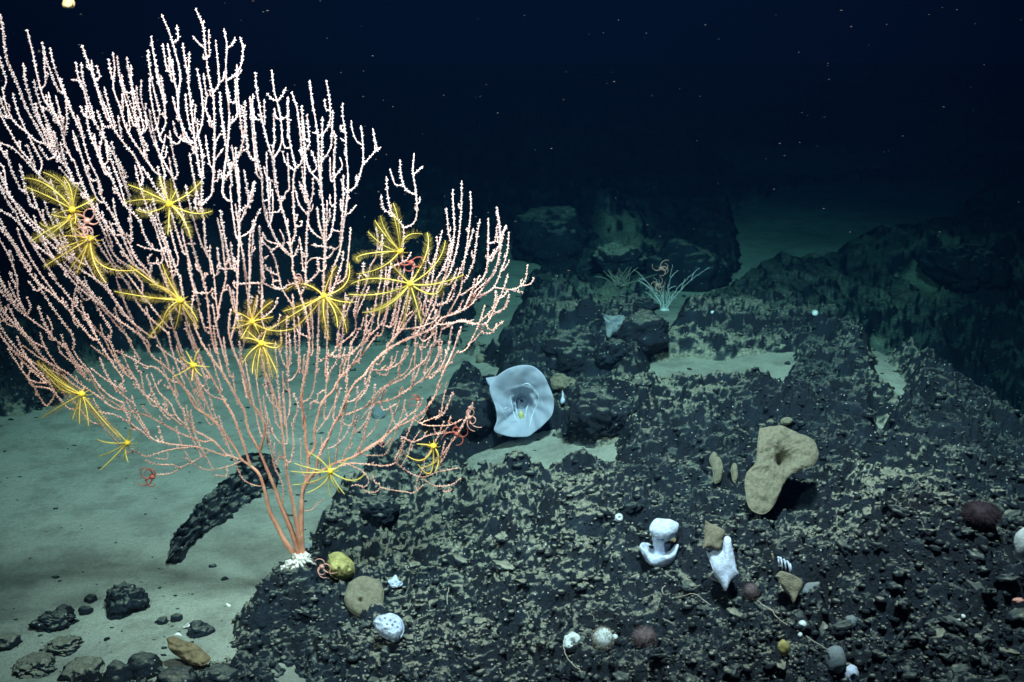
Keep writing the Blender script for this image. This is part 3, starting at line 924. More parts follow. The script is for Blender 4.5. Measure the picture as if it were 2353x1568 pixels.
BR += reg(900, 700, [
    [(1820, 190), (1840, 420), (1860, 520), (1800, 700), (1720, 850), (1690, 1000), (1620, 1180), (1560, 1300)],
    [(1875, 25), (1885, 280), (1890, 400), (1860, 600), (1810, 780), (1730, 930)],
    [(1955, -50), (1950, 200), (1935, 400), (1900, 600), (1840, 780), (1750, 900), (1720, 1040), (1660, 1160), (1600, 1290)],
    [(2030, 45), (2035, 200), (2010, 450), (1980, 650), (1960, 800), (1940, 930), (1860, 1080), (1800, 1180)],
    [(2115, 290), (2090, 450), (2060, 650), (2010, 790), (1960, 850)],
    [(2190, 280), (2190, 500), (2180, 680), (2150, 800), (2050, 920), (1990, 1060)],
    [(2260, 180), (2290, 330), (2280, 540), (2195, 650)],
    [(2351, 350), (2310, 450), (2280, 650), (2200, 820), (2100, 950), (2040, 1040), (1900, 1120), (1780, 1160), (1700, 1250), (1500, 1340), (1290, 1440), (1170, 1568), (1110, 1640)],
    [(2250, 885), (2190, 930), (2110, 960)], [(2070, 810), (2050, 920), (2000, 1040)],
    [(1900, 860), (1870, 980), (1800, 1030), (1700, 1050)],
    [(2260, 920), (2250, 1050), (2130, 1180), (2060, 1215), (1960, 1190), (1800, 1215), (1740, 1215)],
    [(1760, 1140), (1690, 1200), (1560, 1245), (1400, 1260)],
    [(1640, 660), (1620, 800), (1600, 950), (1560, 1080), (1500, 1160), (1420, 1270), (1300, 1400)],
    [(1735, 440), (1740, 560), (1710, 720), (1690, 850), (1640, 980), (1610, 1100)],
    [(1200, 360), (1215, 500), (1190, 640), (1150, 700), (1110, 870), (1050, 1000), (1020, 1150)],
    [(1255, 420), (1250, 600), (1240, 820), (1200, 1000), (1170, 1180), (1130, 1340), (1060, 1410)],
    [(1510, 580), (1460, 660), (1330, 720), (1290, 860)],
    [(1300, 880), (1300, 1050), (1250, 1200), (1130, 1330), (1060, 1400), (960, 1490)],
    [(1140, 880), (1060, 1060), (1020, 1160), (1010, 1280), (870, 1400)],
    [(1010, 960), (960, 1060), (930, 1180)],
    [(1520, 1100), (1440, 1180), (1350, 1370)], [(1365, 1090), (1370, 1180), (1320, 1240), (1250, 1210)],
    [(1550, 1130), (1545, 1350), (1540, 1568), (1535, 1640)],
    [(1630, 1000), (1640, 1120), (1600, 1220)], [(1700, 1200), (1620, 1350), (1590, 1568), (1500, 1800)],
    [(1720, 1080), (1730, 1280), (1690, 1450), (1620, 1640)], [(1790, 1180), (1760, 1350), (1740, 1500), (1640, 1700)],
    [(1870, 1200), (1850, 1350), (1800, 1540), (1700, 1680)], [(1920, 1450), (1850, 1540)], [(1480, 1400), (1430, 1500), (1400, 1640)],
    [(1780, 1360), (1770, 1480), (1760, 1600)],
    [(1120, 1280), (1060, 1400), (940, 1500), (880, 1600)], [(880, 1300), (860, 1400), (810, 1500)],
    [(700, 680), (680, 770), (590, 850)], [(350, 380), (390, 470), (370, 540)], [(200, 405), (240, 480), (340, 510), (380, 560), (460, 620)],
    [(515, 520), (490, 600), (450, 620)], [(250, 530), (310, 650), (340, 780), (370, 900), (430, 1000), (480, 1080)],
    [(180, 445), (180, 600), (190, 800), (195, 1000), (190, 1150)], [(250, 610), (180, 660)], [(220, 690), (250, 740), (345, 790)],
    [(290, 820), (300, 880), (380, 905), (420, 870)], [(0, 860), (150, 850), (220, 860), (290, 895)],
    [(330, 980), (310, 1060), (230, 1140)], [(355, 1130), (330, 1220), (260, 1250)], [(150, 960), (130, 1100), (90, 1180)],
    [(120, 290), (110, 500), (90, 700), (80, 900), (75, 1100), (80, 1300)], [(140, 330), (60, 420), (-20, 450)],
    [(680, 180), (700, 350), (745, 460)], [(590, 310), (640, 400), (720, 460), (760, 470)], [(800, 380), (880, 400)], [(630, 515), (740, 530), (830, 545)],
    [(590, 670), (650, 630), (770, 635), (830, 560)], [(910, 570), (900, 670), (840, 850), (800, 960)],
    [(475, 1210), (520, 1290), (580, 1320)], [(430, 1290), (440, 1420), (445, 1568)], [(330, 1400), (380, 1560)], [(520, 1470), (515, 1568), (560, 1650)],
    [(960, 980), (920, 1050), (900, 1150), (870, 1280), (850, 1420), (800, 1500)],
])
BR += reg(1700, 500, [
    [(380, 650), (400, 800), (415, 900), (400, 1000), (305, 1115)],
    [(465, 810), (430, 900), (410, 1030), (370, 1220), (280, 1320), (200, 1390), (120, 1500)],
    [(490, 870), (475, 1050), (420, 1220), (370, 1340), (300, 1410), (200, 1460), (100, 1530)],
    [(495, 1120), (460, 1190), (415, 1225)],
    [(655, 1160), (640, 1280), (600, 1340), (520, 1380), (365, 1362)],
    [(710, 1275), (680, 1330), (595, 1348)], [(620, 1405), (520, 1382)],
    [(310, 750), (305, 950), (300, 1180), (250, 1290), (100, 1410)],
    [(190, 1285), (170, 1390), (120, 1500)], [(370, 1390), (370, 1470), (340, 1568)], [(490, 1420), (465, 1530), (350, 1600)],
    [(480, 1390), (430, 1450), (380, 1460)],
])
BR += reg(1700, 1100, [
    [(490, 20), (440, 140), (350, 190), (300, 260), (220, 275), (80, 240), (0, 270), (-100, 320)],
    [(385, 265), (340, 350), (250, 340), (225, 275)], [(125, 450), (190, 410), (245, 340)],
])
BR += reg(0, 600, [
    [(-30, 430), (100, 500), (200, 600), (330, 760), (500, 900), (650, 1080), (760, 1180), (900, 1290)],
    [(-30, 570), (100, 720), (200, 900), (320, 1070), (480, 1200), (600, 1320), (700, 1450), (800, 1568)],
    [(-20, 680), (80, 850), (150, 1050), (160, 1200), (230, 1360)], [(235, 1210), (270, 1300), (235, 1380)],
    [(-60, 1060), (60, 1220), (150, 1300), (250, 1390), (400, 1500), (480, 1580), (600, 1680)],
    [(-40, 1270), (120, 1450), (250, 1568), (340, 1680)], [(-40, 1130), (30, 1330), (150, 1480), (230, 1568), (400, 1660)],
    [(-30, 180), (60, 300), (180, 420), (280, 540), (400, 640), (540, 760), (700, 900)],
    [(380, 440), (385, 520), (430, 620)],
    [(250, 550), (400, 700), (560, 850), (700, 960), (900, 1100), (1050, 1290), (1130, 1400), (1220, 1480), (1330, 1560)],
    [(330, 650), (450, 850), (620, 1000), (760, 1150), (920, 1330), (1050, 1480), (1160, 1600)],
    [(650, 0), (740, 250), (850, 450), (960, 600), (1060, 760), (1150, 900), (1280, 1000), (1400, 1120)],
    [(520, 60), (640, 200), (760, 330), (800, 400), (900, 600), (1000, 830), (1130, 940), (1250, 1080)],
    [(860, 190), (900, 330), (1000, 500), (1090, 650), (1150, 760), (1200, 870), (1320, 1000)],
    [(1220, 430), (1350, 500), (1400, 620), (1470, 790), (1510, 960), (1530, 1100), (1600, 1240)],
    [(1250, 60), (1330, 180), (1430, 330), (1550, 430), (1650, 600), (1700, 760), (1740, 900), (1790, 1050), (1830, 1250), (1850, 1450), (1870, 1568), (1900, 1700)],
    [(1700, 500), (1760, 700), (1820, 830), (1860, 900), (1890, 1050), (1900, 1200), (1920, 1350)],
    [(1950, 640), (1980, 900), (1990, 1050), (1940, 1250), (1920, 1400)],
    [(1780, 100), (1780, 400), (1800, 560), (1810, 750), (1830, 850)],
    [(2100, 70), (2110, 300), (2110, 600), (2100, 900), (2090, 1200), (2080, 1400), (2040, 1568)],
    [(2240, 190), (2200, 350), (2140, 500), (2110, 560)],
    [(2150, 90), (2180, 260), (2200, 420)],
    [(2300, 430), (2240, 560), (2200, 700), (2200, 1000), (2190, 1300), (2190, 1450)],
    [(2320, 640), (2300, 850), (2310, 1100), (2300, 1300)],
    [(1660, 920), (1690, 1070), (1710, 1170), (1690, 1330), (1740, 1480)],
    [(1420, 800), (1430, 900), (1320, 915)], [(1040, 570), (1060, 640), (1150, 670)], [(980, 570), (1050, 560)],
    [(1830, 1000), (1800, 1050), (1790, 1080)], [(1870, 1130), (1850, 1170), (1720, 1175)],
    [(1940, 960), (2040, 960)], [(2080, 1095), (2300, 1090)], [(1600, 770), (1650, 740), (1720, 740)], [(1210, 750), (1290, 780), (1360, 790)],
    [(2270, 1200), (2260, 1300), (2210, 1400)], [(1340, 830), (1300, 880), (1330, 930)],
    [(690, 1050), (660, 1180), (640, 1300), (650, 1430)],
    [(1060, 30), (1100, 180), (1140, 330), (1150, 500), (1160, 700)], [(950, 60), (1000, 200), (1040, 290), (1100, 400), (1200, 500)],
    [(1240, 560), (1280, 680), (1360, 790), (1470, 800)],
    [(720, 560), (800, 640), (900, 800), (1000, 940), (1120, 1090), (1210, 1260), (1330, 1400), (1450, 1500)],
    [(900, 700), (1000, 900), (1120, 1010), (1250, 1180), (1380, 1350), (1480, 1470)],
    [(560, 900), (700, 1060), (860, 1230), (1000, 1380), (1200, 1520), (1300, 1600)],
    [(430, 1000), (560, 1150), (700, 1330), (830, 1480), (960, 1600)],
])
BR += reg(0, 1300, [
    [(200, -10), (350, 100), (480, 170), (600, 240), (720, 340), (880, 450), (1000, 540), (1180, 580), (1320, 620), (1450, 690), (1600, 770), (1800, 840), (1880, 830), (2000, 950), (2140, 1000)],
    [(850, 580), (1000, 600), (1100, 650), (1250, 750), (1350, 820), (1500, 860), (1680, 880), (1800, 900), (1970, 960)],
    [(800, -10), (950, 100), (1080, 170), (1180, 270), (1250, 400), (1350, 480), (1480, 590), (1600, 690), (1750, 760), (1880, 830)],
    [(1000, 30), (1150, 100), (1280, 170), (1380, 190), (1480, 280), (1600, 340), (1700, 450), (1770, 570), (1860, 620), (1990, 760)],
    [(1380, -10), (1500, 80), (1620, 160), (1730, 270), (1790, 360), (1870, 440), (2000, 475)],
    [(800, 190), (900, 270), (1000, 340), (1080, 430), (1170, 500), (1215, 580)],
    [(510, -10), (540, 60), (640, 140), (750, 200), (820, 310), (900, 430), (1010, 500), (1100, 560)],
    [(1330, 230), (1400, 400), (1500, 500), (1560, 620), (1650, 700)], [(1240, 215), (1270, 400), (1330, 510)],
    [(70, 20), (120, 100), (200, 220), (290, 340), (340, 430), (400, 520), (440, 500), (480, 420), (430, 370), (290, 350)],
    [(420, 320), (340, 320), (280, 300)], [(1250, 520), (1300, 580), (1340, 620)],
    [(1150, 900), (1290, 970), (1360, 950), (1500, 910), (1650, 890)], [(1700, 1030), (1830, 1090), (2000, 1060), (2130, 1010)],
    [(1380, 1130), (1500, 1120), (1610, 1060), (1720, 1010), (1850, 920)], [(1280, 1000), (1380, 1040), (1500, 1040)],
    [(1430, 290), (1350, 370), (1320, 440)], [(1440, 340), (1540, 390), (1530, 430)], [(1020, 300), (1020, 350), (1100, 370), (1100, 410)],
    [(30, -60), (120, 40), (260, 120), (380, 190), (520, 240), (640, 330), (720, 380)],
    [(640, 20), (700, 120), (790, 220), (860, 330), (960, 430), (1050, 480)],
])
BR += reg(700, 1300, [
    [(915, 50), (890, 300), (910, 430), (900, 600), (835, 715)], [(680, 500), (720, 640), (780, 800), (855, 865)], [(670, 330), (740, 480), (820, 555)],
    [(990, 60), (1000, 160), (940, 280), (880, 305)], [(740, 760), (690, 750), (690, 730)], [(700, 780), (750, 900), (770, 1050), (840, 1200), (850, 1370)],
    [(940, 410), (980, 540), (940, 680), (940, 860), (930, 980)], [(1170, 0), (1150, 180), (1100, 430), (1010, 500)],
    [(1350, 610), (1330, 640), (1290, 700)],
    [(2351, 130), (2200, 220), (2050, 310), (1920, 400), (1800, 470), (1640, 500), (1580, 530), (1440, 590), (1340, 615)],
    [(1700, 90), (1650, 160), (1610, 260), (1560, 380), (1480, 470), (1405, 492)],
    [(1350, 30), (1330, 120), (1260, 230), (1240, 310)],
    [(2080, 450), (2060, 520), (1950, 620), (1850, 700), (1760, 790), (1640, 880), (1480, 970)],
    [(1920, 920), (1850, 1020), (1750, 1050), (1600, 1040), (1430, 1030), (1300, 1080)],
    [(2400, 1070), (2200, 1110), (2100, 1150), (2000, 1130), (1850, 1035)], [(2420, 1160), (2330, 1220), (2200, 1230), (2100, 1180)],
    [(2400, 750), (2150, 780), (2000, 840), (1900, 800)], [(2430, 640), (2330, 690), (2200, 700), (2090, 690), (2000, 640)],
    [(2295, 310), (2260, 480), (2230, 600), (2100, 660)], [(2351, 400), (2280, 570), (2200, 640)], [(2140, 490), (2090, 620), (2040, 660)],
    [(1510, 610), (1480, 720), (1440, 850), (1380, 980)], [(1620, 570), (1560, 690), (1480, 760)], [(1350, 650), (1400, 690), (1470, 700)],
    [(1690, 640), (1660, 720), (1560, 830), (1480, 960)], [(1240, 900), (1300, 880), (1390, 800), (1440, 700)], [(1170, 970), (1190, 880), (1250, 810)],
    [(1790, 500), (1820, 640), (1840, 690)], [(1910, 520), (1950, 630)], [(1820, 830), (1760, 940), (1710, 960), (1580, 960)],
    [(1895, 800), (1900, 900), (1850, 1010)], [(2280, 830), (2250, 950), (2230, 1080)], [(2060, 740), (1980, 860), (1950, 960), (1900, 1040)],
    [(1215, 1350), (1160, 1380), (1100, 1440), (1025, 1450)], [(1450, 1230), (1500, 1220), (1560, 1240)], [(1640, 1130), (1660, 1200), (1700, 1210)],
    [(2090, 1220), (2000, 1290), (1930, 1280)], [(1100, 490), (1150, 470), (1160, 420)], [(1090, 560), (1100, 490), (1170, 500)],
    [(1420, 90), (1390, 170), (1380, 240), (1350, 280)], [(1280, 60), (1300, 90), (1380, 80), (1480, 60)], [(1180, 130), (1270, 70)],
    [(1530, 30), (1430, 200), (1380, 260)], [(1950, 10), (1900, 120), (1800, 190), (1700, 210), (1620, 200)], [(1860, 40), (1830, 140), (1770, 190)],
    [(2040, -40), (1990, 100), (1940, 220), (1780, 330), (1640, 500)], [(2160, -20), (2110, 110), (2000, 200), (1900, 290), (1720, 370), (1580, 530)],
    [(2240, 0), (2200, 130), (2120, 220), (2070, 310)], [(2310, 20), (2250, 190), (2200, 230)], [(2000, 230), (1980, 350), (1920, 400)],
    [(1620, 260), (1590, 370), (1500, 490)], [(1540, 640), (1600, 560), (1700, 480), (1760, 380)], [(1430, 420), (1400, 560), (1350, 610)],
    [(1300, 520), (1260, 600), (1200, 680), (1150, 750)], [(1360, 360), (1320, 480), (1280, 560), (1240, 640)],
])

# ---- tidy: every polyline runs tip -> foot in BR; trunks run foot -> tip
nodes = []                                     # dict per branch: pts (foot -> tip), parent index, parent param
for tr in TRUNKS:
    nodes.append({'p': smooth_path(tr, 7.0), 'trunk': True})
bp = np.array(BASE)


def foot_dist(p):
    return np.hypot(p[..., 0] - bp[0], (p[..., 1] - bp[1]))


pend = [smooth_path(l, 7.0)[::-1] for l in BR]
pend.sort(key=lambda q: foot_dist(q[0]))
# a few short side shoots as the photograph shows everywhere on the upper fan
shoot = np.random.default_rng(5)
extra = []
for q in pend:
    L = len(q)
    if L < 14: continue
    for _ in range(int(L / 15)):
        i = shoot.integers(4, max(5, L - 8))
        t = q[i + 1] - q[i - 1]; t /= np.linalg.norm(t) + 1e-6
        side = np.array([-t[1], t[0]]) * shoot.choice([-1, 1])
        ln = shoot.uniform(9, 20) * (1.0 if shoot.random() < .62 else 3.0)
        a = q[i]; up = np.array([0.0, -1.0])
        b_ = a + ln * .40 * (side * .85 + t * .3); c_ = a + ln * (.42 * side + .62 * t + .25 * up)
        extra.append(np.array(smooth_path([a, b_, c_], 5.0)))


FAN = [(-20, 40), (60, 80), (190, 125), (260, 135), (375, 60), (455, 45), (550, 110), (590, 190), (640, 190), (750, 215), (795, 260), (850, 350), (800, 480), (830, 620), (1000, 560), (1040, 470), (1130, 520),
       (1165, 600), (1190, 660), (1120, 740), (1030, 830), (960, 905), (1095, 910), (1085, 1010), (980, 1075), (850, 1020), (770, 1010), (690, 1120), (560, 1040), (300, 965), (110, 880), (-20, 760)]
fr = np.random.default_rng(15)
have = np.vstack([n['p'] for n in nodes] + pend)
fill = []
for _ in range(4200):
    p = np.array([fr.uniform(-30, 1200), fr.uniform(40, 1080)])
    if poly_sd(p[:1], p[1:], FAN)[0] < 0: continue
    near_d = np.min(np.hypot(have[:, 0] - p[0], have[:, 1] - p[1]))
    if near_d < 8.5 or near_d > 60: continue
    d = p - np.array([700.0, 1420.0]); d /= np.linalg.norm(d)
    ln = fr.uniform(40, 190)
    path = [p.copy()]; t = 0.35 * d + np.array([0.0, -0.75]) + fr.normal(0, .08, 2); t /= np.linalg.norm(t)
    pos = p.copy(); okf = True
    for s in range(int(ln / 8)):
        d = pos - np.array([700.0, 1420.0]); d /= np.linalg.norm(d)
        t = .86 * t + .14 * d; t /= np.linalg.norm(t)
        pos = pos - t * 8
        path.append(pos.copy())
    path = np.array(path)
    if path[-1, 1] > 1120: continue
    fill.append(path[::-1]); have = np.vstack([have, path])
    if len(fill) >= 230: break
pend = sorted(pend + fill, key=lambda q: foot_dist(q[0])) + extra


def all_pts():
    return np.vstack([np.column_stack([n['p'], np.full(len(n['p']), k), np.arange(len(n['p']))]) for k, n in enumerate(nodes)])


BUF = np.zeros((60000, 4)); A = all_pts(); nb = len(A); BUF[:nb] = A
for q in pend:
    A = BUF[:nb]
    foot = q[0].copy(); fd = foot_dist(foot)
    path = [foot]
    tang = q[0] - q[min(4, len(q) - 1)]; tang /= np.linalg.norm(tang) + 1e-6
    pos = foot.copy(); best = None
    ok = A[foot_dist(A[:, :2]) < fd + 20]
    for s in range(60):
        d = np.hypot(ok[:, 0] - pos[0], ok[:, 1] - pos[1])
        k = int(np.argmin(d))
        if d[k] < 7 or s == 59:
            best = ok[k]; break
        to = ok[:, :2] - pos
        # prefer points lying ahead on the way to the foot
        ahead = (to @ tang) / (d + 1e-6)
        score = d * (1.9 - ahead)
        k = int(np.argmin(score))
        dr = to[k] / (d[k] + 1e-6)
        tang = 0.62 * tang + 0.38 * dr; tang /= np.linalg.norm(tang) + 1e-6
        pos = pos + tang * min(8, d[k])
        path.append(pos.copy())
    full = np.vstack([np.array(path)[::-1], q[1:]]) if len(path) > 1 else q
    full = np.vstack([best[:2], full])
    nodes.append({'p': full, 'par': (int(best[2]), int(best[3])), 'trunk': False})
    ne = len(full); BUF[nb:nb + ne] = np.column_stack([full, np.full(ne, len(nodes) - 1), np.arange(ne)]); nb += ne
for k, n in enumerate(nodes):                  # forks of the trunks
    if n['trunk']:
        f = n['p'][0]
        if foot_dist(f) < 40:
            n['par'] = None
            n['p'] = np.vstack([[bp + (f - bp) * 0.2], n['p']])
        else:
            A = all_pts(); A = A[(A[:, 2] < len(TRUNKS)) & (A[:, 2] != k)]
            j = int(np.argmin(np.hypot(A[:, 0] - f[0], A[:, 1] - f[1])))
            n['par'] = (int(A[j, 2]), int(A[j, 3]))


def fan_y(u, v):
    """the fan is a shallow bowl: its wings come forward, the left one most"""
    h = np.clip((1292 - v) / 1270, 0, 1)
    return 2.92 - 0.50 * h * np.clip((640 - u) / 640, 0, 1.2) - 0.03 * h + 0.16 * h * np.clip((u - 700) / 550, 0, 1) - 0.10 * np.sin(h * 3.1)


order = []; done = set()
while len(order) < len(nodes):
    for k, n in enumerate(nodes):
        if k not in done and (n['par'] is None or n['par'][0] in done):
            order.append(k); done.add(k)
crng = np.random.default_rng(3)
for k in order:
    n = nodes[k]
    L = len(n['p'])
    if n['par'] is None:
        o0 = 0.0
    else:
        pk, pi = n['par']
        par = nodes[pk]
        pi = min(pi, len(par['off']) - 1)
        o0 = par['off'][pi]
    ln = L * 7.0
    amp = crng.normal(0, 0.055) * min(1.0, ln / 260) + (0.0 if n['trunk'] else 0)
    n['off'] = np.clip(o0 + amp * np.linspace(0, 1, L) ** .8 + 0.012 * np.sin(np.linspace(0, ln / 70, L) + crng.random() * 6) * np.linspace(0, 1, L) * min(1, ln / 200), -.22, .22)
    n['W'] = np.array([at_y(u, v, fan_y(u, v) + o) for (u, v), o in zip(n['p'], n['off'])])
# thickness: grows towards the foot
down = [0.0] * len(nodes)
for k in reversed(order):
    n = nodes[k]
    ln = np.linalg.norm(np.diff(n['W'], axis=0), axis=1).sum()
    down[k] += ln
    if n['par'] is not None:
        down[n['par'][0]] += down[k] * 0.9
coral_base = at_y(BASE[0], BASE[1], 2.92)
g0 = float(ground_h(coral_base[0], coral_base[1])[0])
coral = thing("fan_coral", tuple(coral_base), "huge pink and white fan coral with many upswept branches", "coral")
prng = np.random.default_rng(9)
long_ones = set(sorted(order, key=lambda k: -len(nodes[k]['p']))[:285])
twigs = MB(); twig_polyps = MB()
for k in order:
    n = nodes[k]; W = n['W']
    if len(W) < 3:
        W = np.vstack([W[0], (W[0] + W[-1]) / 2, W[-1]])
    seg = np.linalg.norm(np.diff(W, axis=0), axis=1); s = np.concatenate([[0], np.cumsum(seg)]); tot = s[-1]
    rem = tot - s
    height = np.clip((W[:, 2] - coral_base[2]) / 1.5, 0, 1)
    if n['trunk']:
        r = 0.0019 + 0.0044 * np.clip(rem / 1.0, 0, 1) ** 1.1
        if n['par'] is None:
            r = r + 0.0042 * np.clip(1 - s / 0.35, 0, 1)
    else:
        r = 0.0013 + 0.0014 * np.clip(rem / 0.7, 0, 1)
    if not n['trunk']:
        r = r * (0.72 + .28 * np.clip(height * 1.6, 0, 1))
    r = r * (1 + .13 * noise3(W * 60, 7) + .07 * noise3(W * 150, 8))
    young = np.clip(0.05 + 1.15 * sstep(0.32, 0.92, height) - 0.55 * np.clip((r - 0.0034) / 0.004, 0, 1), 0, 1)
    lowf = np.clip((W[:, 2] - coral_base[2]) / 0.5, 0, 1)
    own = k in long_ones
    mb = MB() if own else twigs
    Vt, Ft = tube(W, r, 7)
    yt = np.concatenate([[young[0]] * 2, young, [young[-1]] * 2])
    mb.add(Vt, Ft, young=np.repeat(yt, 7))
    br = link("branch", mb.mesh("branch", coral_base), M['coral'], coral) if own else None
    # polyps: little cups standing off the bark
    dens = 1.0 / 0.0070
    cnt = int(tot * dens)
    if cnt < 2: continue
    pos = (np.arange(cnt) + prng.random(cnt) * .6) / cnt * tot
    keep_p = prng.random(len(pos)) < np.clip((0.0115 - np.interp(pos, s, r)) / 0.005, 0, 1)
    pos = pos[keep_p]
    if len(pos) < 2: continue
    T, A_, B_ = frames(W)
    bvar = prng.uniform(.75, 1.25)
    mbp = MB() if own else twig_polyps
    for side in range(3):
        pp = pos + prng.normal(0, .0012, len(pos))
        C = np.column_stack([np.interp(pp, s, W[:, c]) for c in range(3)])
        rr = np.interp(pp, s, r); yy = np.interp(pp, s, young); hh = np.interp(pp, s, lowf)
        TT = np.column_stack([np.interp(pp, s, T[:, c]) for c in range(3)])
        AA = np.column_stack([np.interp(pp, s, A_[:, c]) for c in range(3)]); BB = np.column_stack([np.interp(pp, s, B_[:, c]) for c in range(3)])
        ang = prng.uniform(-.75, .75, len(pp)) + side * 2.094 + prng.integers(0, 2, len(pp)) * .5
        Dr = np.cos(ang)[:, None] * AA + np.sin(ang)[:, None] * BB + 0.35 * TT
        Dr /= np.linalg.norm(Dr, axis=1, keepdims=True)
        ln = (0.0017 + 0.0015 * hh) * prng.uniform(.5, 1.4, len(pp)) * bvar
        wd = 0.0010 + 0.0003 * hh
        S1 = np.cross(Dr, TT); S1 /= np.linalg.norm(S1, axis=1, keepdims=True) + 1e-9
        S2 = np.cross(Dr, S1)
        V8 = []
        for ring, (f, w) in enumerate(((0.0, .75), (.65, 1.0), (1.0, .55))):
            for q in range(4):
                a = q * math.pi / 2
                V8.append(C + Dr * (rr * .7 + ln * f)[:, None] + (math.cos(a) * S1 + math.sin(a) * S2) * (wd * w)[:, None])
        V8 = np.stack(V8, 1).reshape(-1, 3)
        f = grid_faces(3, 4, True); f = np.vstack([f, [[8, 9, 10, 11]]])
        Fk = (np.arange(len(pp)) * 12)[:, None, None] + f[None]
        mbp.add(V8, Fk.reshape(-1, 4), young=np.repeat(yy, 12))
    if not own: continue
    po = link("polyps", mbp.mesh("polyps", coral_base), M['polyp'], br)
    po["kind"] = "stuff"
tw = link("twigs", twigs.mesh("twigs", coral_base), M['coral'], coral); tw["kind"] = "stuff"
po = link("polyps", twig_polyps.mesh("polyps", coral_base), M['polyp'], tw); po["kind"] = "stuff"
# white spreading foot
mb = MB()
V0, F0 = ico(4)
for (u, v, sx, sz) in ((690, 1284, .022, .020), (675, 1300, .022, .016), (660, 1310, .018, .015), (702, 1284, .014, .014), (653, 1320, .011, .012), (690, 1300, .016, .010), (667, 1296, .013, .012)):
    c = at_y(u, v, 2.91)
    V = V0 * np.array([sx, sx * .8, sz]); V = V * (1 + .45 * noise3(V0 * 2.1 + c * 9, 4) + .28 * noise3(V0 * 5.5 + c * 5, 5))[:, None] + c
    mb.add(V, F0)
for k, (u, v) in enumerate(((640, 1330), (655, 1340), (708, 1306), (715, 1292), (700, 1318), (676, 1330), (648, 1312), (728, 1300))):
    P = bez_path = smooth_path([at_y(688, 1290, 2.91), at_y((688 + u) / 2, (1290 + v) / 2 - 6, 2.875), at_y(u, v, 2.89)], .006)
    Va, Fa = tube(P + prng.normal(0, .0012, P.shape), np.linspace(.0075, .0022, len(P)), 6)
    mb.add(Va, Fa)
link("holdfast", mb.mesh("holdfast", coral_base), M['holdfast'], coral)
# ------------------------------------------------------------------ yellow feather stars clinging to the coral
lrng = np.random.default_rng(21)


def pt(ox, oy, p):
    return ((ox + p[0] / Z) / 1.63196, (oy + p[1] / Z) / 1.63196)


def bez(a, c, b, n):
    t = np.linspace(0, 1, n)[:, None]
    return (1 - t) ** 2 * a + 2 * t * (1 - t) * c + t * t * b


def feather_star(ox, oy, hub, arms, label, lift=0.06, y=None, dense=1.0, pin=0.0175, r0=0.0019):
    hu, hv = pt(ox, oy, hub)
    olive = int(hu * 7) % 3 == 0
    Y = (fan_y(hu, hv) - lift) if y is None else y
    H = at_y(hu, hv, Y)
    root = thing("feather_star", tuple(H), label, "feather star", "feather stars on the fan coral")
    V0, F0 = ico(3)
    d = 1 + .18 * noise3(V0 * 3, 8)
    Vh = V0 * d[:, None] * np.array([.0085, .008, .0085])
    Vh[:, 2] *= 1.0
    link("cup", mesh_from("cup", Vh, F0), M['crinoid_hub'], root)
    for a in arms:
        (tx, ty), via = (a[0], a[1]), (a[2:] if len(a) == 4 else None)
        tu, tv = pt(ox, oy, (tx, ty))
        ln = math.hypot(tu - hu, tv - hv)
        bulge = lrng.uniform(-.5, 1.0) * ln / FD * Y * .35
        Tp = at_y(tu, tv, Y + lrng.normal(0, .02) - bulge * .3)
        if via:
            vu, vv_ = pt(ox, oy, via)
            vu = 2 * vu - .5 * (hu + tu); vv_ = 2 * vv_ - .5 * (hv + tv)
        else:
            k = lrng.normal(0, .10)
            vu = .5 * (hu + tu) + k * (tv - hv); vv_ = .5 * (hv + tv) - k * (tu - hu) - ln * .08
        Cp = at_y(vu, vv_, Y - bulge)
        L = np.linalg.norm(Tp - H)
        n = max(10, int(L / .004))
        P = bez(H, Cp, Tp, n)
        rr = np.linspace(r0, r0 * .45, n)
        mb = MB(); Va, Fa = tube(P, rr, 5); mb.add(Va, Fa)
        arm = link("arm", mb.mesh("arm", H), M['crinoid_olive' if olive else 'crinoid'], root)
        # pinnules, like the barbs of a feather
        T, A, B = frames(P)
        view = P - CAM; view /= np.linalg.norm(view, axis=1, keepdims=True)
        S = np.cross(T, view); S /= np.linalg.norm(S, axis=1, keepdims=True) + 1e-9
        vs_, fs_ = [], []
        cnt = int(L / .0024 * dense); nn = 0
        for i in range(cnt):
            f = 0.10 + 0.90 * i / max(1, cnt - 1)
            j = min(n - 1, int(f * (n - 1)))
            for sg in (-1, 1):
                pl = pin * (0.35 + 0.65 * math.sin(min(1, f * 1.6) * math.pi / 2)) * (1 - .55 * max(0, f - .75) / .25) * lrng.uniform(.75, 1.15)
                dr = S[j] * sg * .85 + T[j] * lrng.uniform(.35, .7) + B[j] * lrng.normal(0, .35)
                dr /= np.linalg.norm(dr)
                e = P[j] + dr * pl
                w = T[j] * .00040
                mid = P[j] + dr * pl * .55 + np.array([0, 0, -.10 * pl])
                vs_ += [P[j] - w, P[j] + w, mid + w * .8, mid - w * .8, e]
                fs_ += [[nn, nn + 1, nn + 2], [nn, nn + 2, nn + 3], [nn + 3, nn + 2, nn + 4]]
                nn += 5
        po = link("pinnules", mesh_from("pinnules", np.array(vs_) - H, np.array(fs_), False), M['pinnule_olive' if olive else 'pinnule'], arm)
        po["kind"] = "stuff"
    # cirri that grip the coral
    mb = MB()
    for k in range(8):
        a = k / 8 * 6.283
        e = H + np.array([.018 * math.cos(a), .026, .018 * math.sin(a) - .008])
        Va, Fa = tube(bez(H, H + (e - H) * np.array([.9, .2, .9]), e, 6), np.linspace(.0012, .0006, 6), 4); mb.add(Va, Fa)
    link("cirri", mb.mesh("cirri", H), M['crinoid_hub'], root)
    return root


